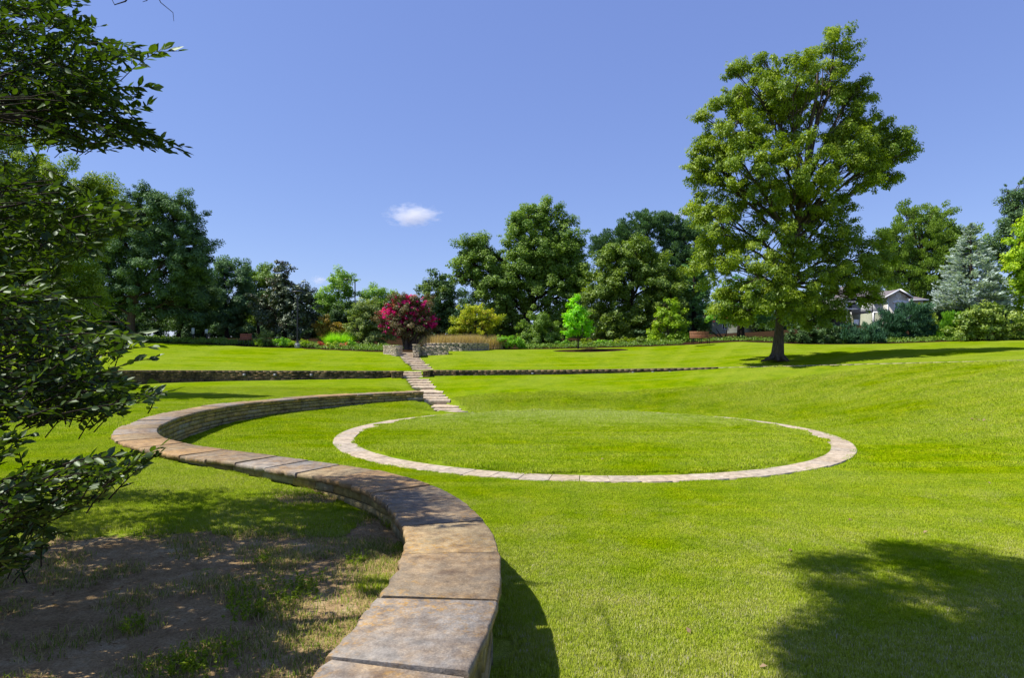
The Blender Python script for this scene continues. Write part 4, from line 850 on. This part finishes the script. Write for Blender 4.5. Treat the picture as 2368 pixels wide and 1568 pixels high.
for k_ in range(n-1): mb.add([(xs[k_],D-.1,PZ(701.5,D)+.03),(xs[k_+1],D-.1,PZ(701.5,D)+.03),(xs[k_+1],D-.1,zz[k_+1]+.1),(xs[k_],D-.1,zz[k_]+.1),(xs[k_],D,PZ(701.5,D)+.03),(xs[k_+1],D,PZ(701.5,D)+.03),(xs[k_+1],D,zz[k_+1]+.1),(xs[k_],D,zz[k_]+.1)],[[0,1,2,3],[3,2,6,7],[4,5,1,0]])
mb.build('window_header',trim,hs)
# porch: white posts, rail, dark opening with door and window
mb=MB(); yp=D+5.2
for px in (1958,1994): wallbox(mb,PX(px,yp)-.1,PX(px,yp)+.1,yp-.1,yp+.1,hz,PZ(700,yp))
wallbox(mb,PX(1958,yp)+.1,PX(1994,yp)-.1,yp-.08,yp+.08,PZ(716,yp),PZ(713,yp)); wallbox(mb,PX(1940,yp),PX(1958,yp)-.1,yp-.08,yp+.08,PZ(716,yp),PZ(713,yp)); wallbox(mb,PX(1940,yp),PX(1998,yp),yp-.15,yp+.15,PZ(700,yp),PZ(695,yp))
wallbox(mb,PX(1975,yp),PX(2003,yp),yp-.06,yp+.06,hz,PZ(739,yp)); mb.build('porch_frame',trim,hs)
window(PX(1969,D+7.5),PX(1977,D+7.5),PZ(723,D+7.5),PZ(740,D+7.5),D+7.49,hs,1)
mb=MB(); wallbox(mb,PX(1996,D+5),PX(2004,D+5),D+5.1,D+5.25,hz,PZ(708,D+5)); o=mb.build('door',trim,hs); mb=MB(); wallbox(mb,PX(1998,D+5),PX(2002,D+5),D+5.05,D+5.12,PZ(735,D+5),PZ(711,D+5)); mb.build('pane',glassm,o)
# second, mostly hidden house
D2=90.; hz2=H(PX(1700,D2),D2)-.3; h2=empty('house',(PX(1700,D2),D2,hz2),'pale sided house glimpsed low between the pine trunks behind the bench','house')
zt2=hz2+3.1; mb=MB()
for k_ in range(16): z=hz2+k_*3.1/16; mb.prism([(PX(1640,D2),D2),(PX(1790,D2),D2),(PX(1790,D2),D2+7),(PX(1640,D2),D2+7)],z,z+3.1/16-.025)
mb.build('wall',siding,h2); mb=MB(); roofslab([(PX(1634,D2),D2-.6,zt2-.05),(PX(1796,D2),D2-.6,zt2-.05),(PX(1790,D2),D2+4,zt2+1.6),(PX(1640,D2),D2+4,zt2+1.6)]); roofslab([(PX(1640,D2),D2+4,zt2+1.6),(PX(1790,D2),D2+4,zt2+1.6),(PX(1796,D2),D2+8,zt2-.05),(PX(1634,D2),D2+8,zt2-.05)]); mb.build('roof',shing,h2)
for a_0,b_0 in ((1671,1680),(1742,1756),(1764,1772)): window(PX(a_0,D2),PX(b_0,D2),hz2+2.3,hz2+.9,D2-.02,h2,1)

# ------------------------------------------------------------------ near glossy tree on the left (trunk outside the frame)
hr=np.random.default_rng(8)
HT=np.array([-5.6,4.6]); hz0=H(*HT)
he=empty('glossy_leaved_tree',(*HT,hz0),'dark evergreen tree with glossy oval leaves reaching into the frame from the left foreground','tree')
leafv=MB(); tw=MB()
def oval(C,T,Nn,L,Wd,rn):
    n=len(C); T=unit(T); Nn=unit(Nn-(Nn*T).sum(1,keepdims=True)*T); B=np.cross(Nn,T); L=L[:,None]; Wd=Wd[:,None]
    pts=[C, C+T*L*.28+B*Wd*.42, C+T*L*.62+B*Wd*.46, C+T*L-Nn*L*.05, C+T*L*.62-B*Wd*.46, C+T*L*.28-B*Wd*.42]
    mid=C+T*L*.5-Nn*Wd*.14
    V=np.stack([pts[0],pts[1]+Nn*Wd*.06,pts[2]+Nn*Wd*.06,pts[3],pts[4]+Nn*Wd*.06,pts[5]+Nn*Wd*.06,mid],1).reshape(-1,3); b=np.arange(n)[:,None]*7
    leafv.add(V,np.concatenate([b+np.array([0,6,2,1]),b+np.array([0,5,4,6])]),0,np.r_[rn,rn])
    leafv.add(np.zeros((0,3)),np.concatenate([b+np.array([6,3,2]),b+np.array([6,4,3])])-n*7,0,np.r_[rn,rn])
def twig(tip,dirv,L,nl=12,ls=.098,up=.8):
    dirv=unit(np.array(dirv)); base=tip-dirv*L; n=5
    p=wob(base,tip,n,.10,int(hr.integers(1e6)),.04); tw.tube(p,np.linspace(.006,.0022,n),4,cap=False)
    t=np.linspace(.18,1.,nl); P=np.stack([np.interp(t,np.linspace(0,1,n),p[:,k]) for k in range(3)],1)
    side=unit(np.cross(dirv,[0,0,1.])); upv=np.cross(side,dirv)
    sg=np.where(np.arange(nl)%2==0,1,-1)[:,None]; roll=hr.uniform(-.9,.9,(nl,1))
    D_=dirv*hr.uniform(.45,1.0,(nl,1))+side*sg*.75*np.cos(roll)+upv*(np.sin(roll)*.7+.15); D_[-3:]=dirv+hr.normal(size=(3,3))*.3
    Nn=np.array([0,0,up])+hr.normal(size=(nl,3))*.55-dirv*.1
    oval(P,D_,Nn,ls*hr.uniform(.65,1.15,nl),ls*.42*hr.uniform(.8,1.15,nl),np.clip(hr.random(nl)*.6+hr.random()*.4,0,1))
def inpolyp(pts,poly): return inpoly(pts[:,0],pts[:,1],np.array(poly,float))
def fill(poly,n,d0,d1,ang,spread,L=(.22,.5),dfun=None):
    poly=np.array(poly,float); lo,hi=poly.min(0),poly.max(0); c=0
    while c<n:
        q=hr.uniform(lo,hi,(1,2))
        if not inpoly(q[:,0],q[:,1],poly)[0]: continue
        d=hr.uniform(d0,d1); tip=W(q[0,0],q[0,1],d)
        if tip[2]<H(tip[0],tip[1])+.12: c+=1; continue
        a=math.radians(ang+hr.normal()*spread); dy=hr.normal()*.45
        twig(tip,(math.cos(a),dy,math.sin(a)),hr.uniform(*L),int(hr.integers(9,15)),ls=LS); c+=1
P1=[(-80,-60),(180,-60),(195,10),(215,60),(255,95),(330,105),(345,120),(300,150),(275,185),(245,205),(250,225),(215,245),(150,250),(70,225),(20,220),(-80,200)]
P1b=[(20,205),(90,220),(180,205),(330,210),(300,235),(320,275),(350,300),(395,335),(400,352),(330,345),(250,320),(190,300),(150,310),(100,290),(50,260)]
P1c=[(-80,210),(20,215),(90,270),(190,300),(250,315),(240,345),(200,350),(160,335),(90,300),(30,270),(-80,240)]
P2=[(-80,400),(60,400),(150,430),(250,450),(320,480),(310,520),(240,560),(215,600),(170,620),(150,680),(60,640),(-80,700)]
P3=[(-80,610),(90,615),(120,680),(170,690),(190,740),(290,760),(330,790),(290,810),(240,850),(200,880),(100,900),(-80,930)]
P3b=[(60,850),(200,850),(300,880),(385,905),(360,930),(300,935),(290,955),(200,965),(120,970),(60,940)]
P3c=[(-80,900),(60,930),(120,965),(60,980),(0,990),(-80,985)]
P4=[(90,1080),(190,1065),(240,1050),(360,1040),(330,1085),(290,1110),(230,1150),(150,1200),(90,1190),(-80,1260),(-80,1130),(0,1120)]
P4b=[(-80,1000),(70,1005),(50,1050),(-20,1060),(-80,1060)]
P5=[(-80,1180),(100,1190),(160,1230),(90,1290),(0,1330),(-80,1340)]
LS=.12; fill(P1,360,6.8,9.5,8,24,(.35,.75)); fill(P1b,170,6.8,8.4,-12,20,(.35,.7)); fill(P1c,110,6.6,9,-18,24,(.35,.7)); LS=.11
fill(P2,330,5.6,8.8,8,32); LS=.085; fill(P3,360,4.2,7.6,6,30); fill(P3b,115,4.2,5.4,6,22); fill(P3c,50,4.2,5.4,-5,25)
fill(P4,150,3.7,5.0,20,13,(.2,.36)); fill(P4b,22,3.8,4.8,15,20); fill(P5,130,3.9,5.6,20,30)
for (px,py,a,L,d) in ((410,118,8,.9,7),(352,200,14,.75,7),(352,240,12,.6,7),(422,352,-22,.9,7),(424,338,-10,.8,7),(380,110,25,.7,7),(390,350,-15,.8,7),(230,60,20,.7,7),(300,500,18,.6,6),(340,520,8,.6,6),(330,770,14,.6,4.6),(355,828,22,.6,4.5),(360,800,10,.5,4.5),(395,905,14,.5,4.4),(368,1035,40,.4,4.1),(366,1050,30,.4,4.1),(70,1005,25,.4,4.3),(320,1060,40,.5,4.1)):
    a=math.radians(a); twig(W(px,py,d),(math.cos(a),hr.normal()*.2,math.sin(a)),L,14,ls=.1*d/4.5)
# crown overhead, out of frame to the left: what shades the ground below
SUN=np.array([-.9925,-.122]); ELEV=56.; se=math.tan(math.radians(ELEV)); SD=np.array([SUN[0],SUN[1],se])
def casters(poly,n,z0,h0,h1,reject=True):
    poly=np.array(poly,float); lo,hi=poly.min(0),poly.max(0); out=[]; tries=0
    while len(out)<n and tries<n*40:
        tries+=1; q=hr.uniform(lo,hi,(1,2))
        if not inpoly(q[:,0],q[:,1],poly)[0]: continue
        d=F*(EYE-z0)/(q[0,1]-HY); g=np.array([(q[0,0]-CX)*d/F,d,z0]); h=hr.uniform(h0,h1); p=g+SD*h/se
        if reject:
            px=CX+p[0]/p[1]*F; py=HY-(p[2]-EYE)/p[1]*F
            if px>90 and py>-90 and not (px<190 and 430<py<1000): continue
        out.append(p)
    return np.array(out)
SH=[(-700,1150),(-100,1160),(150,1165),(560,1140),(780,1165),(850,1195),(780,1230),(640,1250),(500,1280),(420,1340),(300,1420),(180,1490),(60,1560),(-700,1640)]
c=casters(SH,470,.5,2.0,6.0); ch_=MB()
nl=150; idx=np.repeat(np.arange(len(c)),nl); n=len(idx); off=unit(hr.normal(size=(n,3)))*(hr.random(n)**.5*.36)[:,None]
add_leaves(ch_,c[idx]+off,hr.normal(size=(n,3))+np.array([0,0,.7]),.095*hr.uniform(.7,1.2,n),.5,None,hr.random(n),0,.05,hr)
EDG=[(690,1112,8.6),(760,1118,8.4),(840,1130,8.0),(930,1150,8.0),(950,1140,8.2),(985,1150,8.0),(1010,1168,8.1),(880,1120,8.4),(930,1172,8.3),(800,1100,8.6)]
for px,py,h in EDG:
    d=F*(EYE-.8)/(py-HY); p=np.array([(px-CX)*d/F,d,.8])+SD*h/se; m_=230; o_=hr.normal(size=(m_,3))*np.array([.28,.22,.2]); add_leaves(ch_,p+o_,hr.normal(size=(m_,3))+np.array([0,0,.7]),.09,.5,None,hr.random(m_),0,.05,hr)
leafv.build('foliage',G['holly'],he); ch_.build('crown',G['holly'],he)
trk=MB(); tp=np.array([-5.9,4.9,hz0+7.5]); p=wob([*HT,hz0-.1],tp,10,.05,3); trk.tube(p,.17*np.linspace(1.2,.25,10),12)
for (px,py,d,zf,dd) in ((120,150,7.6,.55,0),(200,270,7.4,.6,0),(130,470,6,.45,0),(30,560,6.5,.4,0),(140,780,5.2,.35,0),(200,915,5.0,.3,0),(40,1120,4.6,.2,0),(20,1230,4.7,.16,0),(60,260,5.8,.6,0),(60,860,5.4,.32,0)):
    q=W(px,py,d); s0=p[int(zf*9)]; l=wob(s0,q,12,.16,int(px+py),.03); trk.tube(l,np.linspace(.035,.006,12),6,cap=False)
    for k_ in range(7):
        s1=l[2+k_%6]; q2=q+hr.normal(size=3)*np.array([.25,.3,.22]); trk.tube(wob(s1,q2,6,.08,k_,.02),np.linspace(.014,.004,6),4,cap=False)
for c_ in c[::22]: trk.tube(wob(p[7],c_,6,.1,int(abs(c_[0]*100)),.05),np.linspace(.04,.008,6),5,cap=False)
tw.build('twigs',M['barkdark'],he); trk.build('trunk',M['barkdark'],he,smooth=True)
# tall tree behind the viewer: its limb shades the lawn at lower right, two bare twigs hang into the top of the frame
T2=np.array([-5.5,-3.5]); tz=H(*T2); te=empty('overhanging_tree',(*T2,tz),'tree behind the viewer with bare twigs hanging into the top left of the picture','tree')
SR=[(1870,1312),(1910,1290),(1970,1292),(2030,1300),(2070,1268),(2140,1258),(2250,1275),(2420,1320),(3100,1340),(3100,1700),(1930,1700),(1895,1560),(1860,1470),(1900,1400),(1940,1380)]
c=casters(SR,900,0.,9.,12.5,True)
# leave sunlit holes in the limb's shade
hole=[((2200,1420),(170,26)),((1930,1400),(70,14)),((2020,1560),(60,22)),((2330,1400),(60,18)),((2330,1500),(70,16)),((2120,1345),(60,14)),((2180,1520),(80,18))]
def gpx(p): g=p-SD*(p[2]/se); return CX+g[0]/g[1]*F, HY+EYE/g[1]*F
keep=[]
for q in c:
    u,v=gpx(q); keep.append(not any(((u-h[0][0])/h[1][0])**2+((v-h[0][1]-(u-h[0][0])*.28)/h[1][1])**2<1 for h in hole))
c=c[np.array(keep)]
ob=MB(); nl=90; idx=np.repeat(np.arange(len(c)),nl); n=len(idx); off=unit(hr.normal(size=(n,3)))*(hr.random(n)**.5*.42)[:,None]
add_leaves(ob,c[idx]+off,hr.normal(size=(n,3))+np.array([0,0,.7]),.13*hr.uniform(.7,1.2,n),.5,None,hr.random(n),0,.05,hr); ob.build('crown',G['oak'],te)
ot=MB(); p=wob([*T2,tz-.1],[T2[0]+.8,T2[1]+.6,tz+11],10,.04,5); ot.tube(p,.26*np.linspace(1.3,.4,10),12); mid=c.mean(0)
lm=wob(p[6],mid,10,.05,6,.03); ot.tube(lm,np.linspace(.13,.04,10),8)
for c_ in c[::14]: ot.tube(wob(lm[int(hr.integers(4,10))],c_,6,.08,int(abs(c_[0]*100)),.02),np.linspace(.03,.008,6),5,cap=False)
t1=[W(150,-420,6.2),W(300,-160,6.1),W(345,-50,6.05),W(372,5,6),W(400,28,6),W(402,48,6)]
ot.tube(np.vstack([[p[7]],t1]),[.03,.014,.01,.007,.004,.003,.002],5); ot.tube([W(320,-40,6.05),W(290,2,6.05),W(265,10,6.05),W(258,-4,6.05)],[.008,.007,.005,.003],5); ot.tube([W(345,-50,6.05),W(340,0,6.05),W(330,3,6.05)],[.006,.005,.003],4)
ot.build('trunk',M['barkdark'],te,smooth=True)
# ------------------------------------------------------------------ grass (uncountable): blade tufts instanced over the near lawn
def tuftmesh(name,n,size,h,wd,r,mat,lean=.6,strawy=False):
    mb=MB(); t0=r.uniform(0,2*PI,n); c=np.c_[np.cos(t0),np.sin(t0)]*(size*.72*r.random(n)**.6)[:,None]; a=r.uniform(0,2*PI,n); le=r.uniform(.1,lean,n)*h; hh=h*r.uniform(.55,1.2,n)
    d_=np.c_[np.cos(a),np.sin(a)]; s_=np.c_[-np.sin(a),np.cos(a)]*wd/2
    b0=np.c_[c-s_,np.full(n,-.012)]; b1=np.c_[c+s_,np.full(n,-.012)]; m0=np.c_[c+d_*(le*.4)[:,None]-s_*.8,hh*.6]; m1=np.c_[c+d_*(le*.4)[:,None]+s_*.8,hh*.6]; tp=np.c_[c+d_*le[:,None],hh]
    V=np.stack([b0,b1,m1,m0,tp],1).reshape(-1,3); k=np.arange(n)[:,None]*5; rn=r.random(n)
    mb.add(V,k+np.array([0,1,2,3]),0,rn); mb.add(np.zeros((0,3)),k+np.array([3,2,4])-5*n,0,rn)
    o=mb.build(name,mat); col.objects.unlink(o); return o
def scatter(name,pts,rots,scl,tuft,label,cat):
    me=bpy.data.meshes.new(name); n=len(pts); me.vertices.add(n); me.vertices.foreach_set('co',np.asarray(pts,np.float32).ravel())
    a=me.attributes.new('rot','FLOAT_VECTOR','POINT'); a.data.foreach_set('vector',np.asarray(rots,np.float32).ravel())
    a=me.attributes.new('scl','FLOAT','POINT'); a.data.foreach_set('value',np.asarray(scl,np.float32))
    o=bpy.data.objects.new(name,me); col.objects.link(o); tag(o,label,cat,kind='stuff')
    for mt in tuft.data.materials: me.materials.append(mt)
    g=bpy.data.node_groups.new('scatter_'+name,'GeometryNodeTree'); g.interface.new_socket('Geometry',in_out='INPUT',socket_type='NodeSocketGeometry'); g.interface.new_socket('Geometry',in_out='OUTPUT',socket_type='NodeSocketGeometry')
    N=g.nodes; gi=N.new('NodeGroupInput'); go=N.new('NodeGroupOutput'); ip=N.new('GeometryNodeInstanceOnPoints'); oi=N.new('GeometryNodeObjectInfo'); oi.inputs['Object'].default_value=tuft
    ar=N.new('GeometryNodeInputNamedAttribute'); ar.data_type='FLOAT_VECTOR'; ar.inputs['Name'].default_value='rot'; as_=N.new('GeometryNodeInputNamedAttribute'); as_.data_type='FLOAT'; as_.inputs['Name'].default_value='scl'
    L=g.links.new; L(gi.outputs[0],ip.inputs['Points']); L(oi.outputs['Geometry'],ip.inputs['Instance']); L(ar.outputs['Attribute'],ip.inputs['Rotation']); L(as_.outputs['Attribute'],ip.inputs['Scale']); L(ip.outputs[0],go.inputs[0])
    md=o.modifiers.new('scatter','NODES'); md.node_group=g; return o
gr_=np.random.default_rng(3)
def grasspts(d0,d1,cell,jit,cond):
    ys=np.arange(d0,d1,cell); P=[]
    for y in ys:
        xm=.85*y+.5; xs=np.arange(-xm,xm,cell); P.append(np.c_[xs,np.full(len(xs),y)])
    P=np.concatenate(P)+0; P=P+gr_.uniform(-jit,jit,P.shape)
    return P[cond(P)]
LR=resample(LOWC,.1)
def dist_low(P): 
    o=np.empty(len(P))
    for s in range(0,len(P),4000): o[s:s+4000]=np.sqrt(((P[s:s+4000,None]-LR[None])**2).sum(-1)).min(1)
    return o
def notring(P,m): r=np.hypot(P[:,0]-RX,P[:,1]-RY); return (r<RR-RW-m)|(r>RR+m)
STX=np.array([(s[0],s[1]) for s in S1])
def place(name,P,cell,tuft,label,cat,hs=1.):
    z=height(P[:,0],P[:,1]); e=.1; zx_=(height(P[:,0]+e,P[:,1])-z)/e; zy_=(height(P[:,0],P[:,1]+e)-z)/e
    ok=(np.abs(zx_)<.6)&(np.abs(zy_)<.6); P=P[ok]; z=z[ok]; zx_=zx_[ok]; zy_=zy_[ok]
    th=gr_.uniform(0,2*PI,len(P)); nn=unit(np.c_[-zx_,-zy_,np.ones(len(P))]); e1=unit(np.c_[np.cos(th),np.sin(th),np.zeros(len(P))]-nn*(np.cos(th)*nn[:,0]+np.sin(th)*nn[:,1])[:,None]); e2=np.cross(nn,e1)
    eul=np.c_[np.arctan2(e2[:,2],nn[:,2]),-np.arcsin(e1[:,2]),np.arctan2(e1[:,1],e1[:,0])]
    scatter(name,np.c_[P,z+.004],eul,gr_.uniform(.85,1.15,len(P)),tuft,label,cat)
def near(P): return notring(P,.12)&(dist_low(P)>.60)&(inpoly(P[:,0],P[:,1],polyA))&(P[:,1]<midy(P[:,0])-.5)
tA=tuftmesh('lawn_tuft',1500,.34,.040,.0055,gr_,M['grass'])
place('lawn_grass',grasspts(3.4,15,.27,.06,near),.3,tA,'short mown bright green lawn grass','grass')
tB=tuftmesh('lawn_tuft_far',900,.56,.045,.011,gr_,M['grass'])
place('mown_grass',grasspts(14.7,33,.46,.1,lambda P:notring(P,.2)&(dist_low(P)>.72)&(P[:,1]<midy(P[:,0])-.6)&(np.hypot(P[:,0]-np.interp(P[:,1],STX[:,1],STX[:,0])-0,(P[:,1]>28)*0+(P[:,1]<=28)*9)>1.1)),.5,tB,'short mown lawn grass further up the slope','grass')
# left bank: full grass away from the soil, sparse tufts and dry stalks on it
def leftok(P): return (dist_low(P)>.60)&(~inpoly(P[:,0],P[:,1],polyA))&(P[:,1]<15.2)
PL=grasspts(2.8,15.2,.27,.06,leftok); dm_=dirtmask(PL[:,0],PL[:,1]); sel=gr_.random(len(PL))>dm_*1.35
place('bank_grass',PL[sel],.3,tA,'grass thinning out towards the bare soil left of the low wall','grass')
tC=tuftmesh('dry_tuft',330,.42,.05,.006,gr_,M['straw'],1.6); PL=grasspts(2.6,12.,.34,.08,lambda P:(dist_low(P)>.52)&(~inpoly(P[:,0],P[:,1],polyA)))
dm_=dirtmask(PL[:,0],PL[:,1]); dl=dist_low(PL); prob=np.where(dm_>.05,np.clip(1.25-dl*.40,.22,.95),0); sel=gr_.random(len(PL))<prob
place('dry_grass',PL[sel],.3,tC,'sparse dry grass stalks on the bare soil along the low wall','grass')
# weeds on the soil
for k_,(px,py,rx,n,lab) in enumerate(((630,1375,.42,60,'largest bright green leafy weed patch on the bare soil beside the wall'),(700,1345,.2,16,'small weed tuft just above the largest weed patch'),(820,1290,.16,12,'weed tuft near the inner bend of the wall'),(560,1420,.15,10,'small weed low left of the largest weed patch'),(310,1445,.13,9,'lone weed in the dark soil at lower left'),(480,1535,.28,26,'weeds at the bottom edge left of the wall'),(400,1550,.2,16,'weed clump at the very bottom among the fallen leaves'),(900,1210,.13,8,'tiny weed at the foot of the wall where it bends'),(610,1290,.14,8,'weed tuft in the sunlit soil patch'))):
    z=.5; d=F*(EYE-z)/(py-HY); x=(px-CX)*d/F; z=H(x,d); mb=MB(); r=gr_; st_=MB()
    for q in range(n*2):
        a=r.uniform(0,2*PI); R=rx*math.sqrt(r.random()); bx_,by_=x+R*math.cos(a),d+R*math.sin(a)*1.1; h=r.uniform(.05,.14); tp_=np.array([bx_+r.normal()*.04,by_+r.normal()*.04,z+h]); st_.tube([[bx_,by_,z-.01],tp_],[.002,.001],3,cap=False)
        m_=12; t=r.uniform(.2,1,m_)[:,None]; C=np.array([bx_,by_,z])*(1-t)+tp_*t; Tt=r.normal(size=(m_,3))+np.array([0,0,.5]); add_leaves(mb,C+unit(Tt)*.012,r.normal(size=(m_,3))*.5+np.array([0,0,1]),.036*r.uniform(.6,1.2,m_),.36,Tt,r.random(m_),0,.05,r)
    e=empty('weed',(x,d,z),lab,'weed','weeds on the bare soil'); mb.build('leaves',G['weed'],e); st_.build('stems',G['weed'],e)
# dry leaves and litter: uncountable on the soil, a few single ones on the lawn
mb=MB(); n=1700; pts=[]; 
while len(pts)<n:
    q=gr_.uniform((-7,3),(-.9,8.5)); 
    if dirtmask(np.array([q[0]]),np.array([q[1]]))[0]>.3 and dist_low(q[None])[0]>.5: pts.append(q)
pts=np.array(pts); add_leaves(mb,np.c_[pts,height(pts[:,0],pts[:,1])+.012],gr_.normal(size=(n,3))*.22+np.array([0,0,1]),gr_.uniform(.012,.065,n)*gr_.uniform(.5,1,n),.42,None,gr_.random(n),0,-.12,gr_)
o=mb.build('leaf_litter',G['litter']); tag(o,'dry brown leaves and chips scattered over the shaded soil','leaf litter',kind='stuff')
for k_,(px,py,lab) in enumerate(((1393,1074,'single pale dry leaf on the round lawn near the paving'),(1828,1281,'small reddish dry leaf on the lawn just above the tree shadow'),(1966,1209,'brown curled leaf on the lawn higher above the tree shadow'),(2287,1123,'dry leaf on the lawn near the right edge'),(2270,1011,'group of pale leaf bits on the lawn far right'),(1592,1470,'brown leaf on the near lawn left of the tree shadow'),(741,835,'white speck of litter on the upper lawn below the lamp post'),(648,827,'pale leaf on the upper lawn left of the lamp post'),(1392,905,'small brown leaf on the slope above the round lawn'),(1640,905,'dry leaf on the slope halfway to the big tree'),(2140,1238,'dry leaf on the bright lawn above the right part of the shadow'),(1765,1555,'brown leaf at the bottom edge beside the tree shadow'))):
    if py>950: d=F*EYE/(py-HY)
    else:
        ds=np.linspace(25,60,400); zz=height((px-CX)*ds/F,ds); pyv=HY+(EYE-zz)/ds*F; ii=np.where(pyv<=py)[0]; d=ds[ii[0]] if len(ii) else 45
    x=(px-CX)*d/F; mb=MB(); m_=1 if k_!=4 else 5; L=.075 if d<20 else .12
    C=np.c_[x+gr_.normal(size=m_)*.12*(m_>1),d+gr_.normal(size=m_)*.1*(m_>1),np.full(m_,H(x,d)+.048)]; add_leaves(mb,C,gr_.normal(size=(m_,3))*.35+np.array([0,-.3,1]),L,.62,None,.3+.7*gr_.random(m_),0,-.2,gr_)
    o=mb.build('fallen_leaf',G['litter']); tag(o,lab,'leaf','dry leaves lying on the lawn')
# rough stone chunk at the outer edge of the cap near the ring
# ------------------------------------------------------------------ clouds: small real volumes far away
m,nt=newmat('cloud_vapour'); N=NT(nt); 
tc=N.n('ShaderNodeTexCoord'); P=tc.outputs['Object']
ln=N.n('ShaderNodeVectorMath',operation='LENGTH'); N.l(P,ln.inputs[0])
nz=N.n('ShaderNodeTexNoise'); nz.inputs['Scale'].default_value=2.6; nz.inputs['Detail'].default_value=6; nz.inputs['Roughness'].default_value=.6; N.l(P,nz.inputs['Vector'])
f=N.math('SUBTRACT',N.math('MULTIPLY',nz.outputs['Fac'],1.9),N.math('ADD',N.math('MULTIPLY',ln.outputs['Value'],.95),.22)); f=N.math('MAXIMUM',f,0.)
vs=N.n('ShaderNodeVolumeScatter'); vs.inputs['Color'].default_value=(1,1,1,1); vs.inputs['Anisotropy'].default_value=.2; N.l(N.math('MULTIPLY',f,.075),vs.inputs['Density']); N.out(vs.outputs[0],vol=True)
for px,py,d,wx,wz,lab in ((955,498,1000,50,21,'small white wispy cloud low in the sky left of centre'),(1560,500,1000,24,9,'faint scrap of cloud above the tall dark tree'),(738,648,1000,16,9,'faint tiny cloud low above the pale tree')):
    c=W(px,py,d); a=np.linspace(0,2*PI,25)[:-1]; mb=MB(); rings=[]
    for t in np.linspace(-PI/2+.12,PI/2-.12,12): rings.append(np.c_[math.cos(t)*np.cos(a),math.cos(t)*np.sin(a),np.full(24,math.sin(t))])
    V=np.concatenate(rings); i_=np.arange(11)[:,None]*24; j_=np.arange(24)[None]; k2=(j_+1)%24; mb.add(V,np.stack([i_+j_,i_+k2,i_+24+k2,i_+24+j_],-1).reshape(-1,4)); mb.add(V[-24:],[list(range(24))]); mb.add(V[:24],[list(range(24))[::-1]])
    o=mb.build('cloud',m); o.location=[float(v) for v in c]; o.scale=(wx*1.05,wx*.8,wz*1.0); tag(o,lab,'cloud')

# ------------------------------------------------------------------ light, sky, camera
az=math.atan2(SUN[0],SUN[1])              # clockwise from +Y is positive x
L=bpy.data.lights.new('sun','SUN'); L.energy=4.4; L.angle=math.radians(.53); L.color=(1,.95,.86)
lo=bpy.data.objects.new('sun',L); col.objects.link(lo)
from mathutils import Vector
sv=Vector((SUN[0]*math.cos(math.radians(ELEV)),SUN[1]*math.cos(math.radians(ELEV)),math.sin(math.radians(ELEV)))); lo.rotation_euler=sv.to_track_quat('Z','Y').to_euler(); lo.location=(-30,10,50)
w=bpy.data.worlds.new('World'); sc.world=w; w.use_nodes=True; nt=w.node_tree; nt.nodes.clear(); N=NT(nt)
sky=N.n('ShaderNodeTexSky'); sky.sky_type='NISHITA'; sky.sun_disc=False; sky.sun_elevation=math.radians(ELEV); sky.sun_rotation=az; sky.altitude=100; sky.air_density=1.0; sky.dust_density=.2; sky.ozone_density=2.2
hs_=N.n('ShaderNodeMix',data_type='RGBA'); hs_.inputs[0].default_value=.6; N.l(sky.outputs[0],hs_.inputs[6]); hs_.inputs[7].default_value=(.82,1.17,3.35,1)#; hs_.inputs['Hue'].default_value=.52; hs_.inputs['Saturation'].default_value=1.0; N.l(sky.outputs[0],hs_.inputs['Color'])
bg=N.n('ShaderNodeBackground'); bg.inputs['Strength'].default_value=.12; N.l(hs_.outputs[2],bg.inputs['Color']); wo=N.n('ShaderNodeOutputWorld'); N.l(bg.outputs[0],wo.inputs['Surface'])
cd=bpy.data.cameras.new('camera'); co=bpy.data.objects.new('camera',cd); col.objects.link(co); co.location=(0,0,EYE); co.rotation_euler=(PI/2,0,0)
cd.sensor_width=36; cd.lens=36*F/2368; cd.shift_y=31/2368; cd.clip_start=.05; cd.clip_end=5000; sc.camera=co
sc.view_settings.view_transform='Standard'; sc.view_settings.look='None'; sc.view_settings.gamma=1; sc.view_settings.use_curve_mapping=False; sc.view_settings.exposure=.8
sc.cycles.volume_step_rate=1; sc.cycles.volume_max_steps=64; sc.cycles.max_bounces=8; sc.cycles.transparent_max_bounces=8; sc.cycles.volume_bounces=2
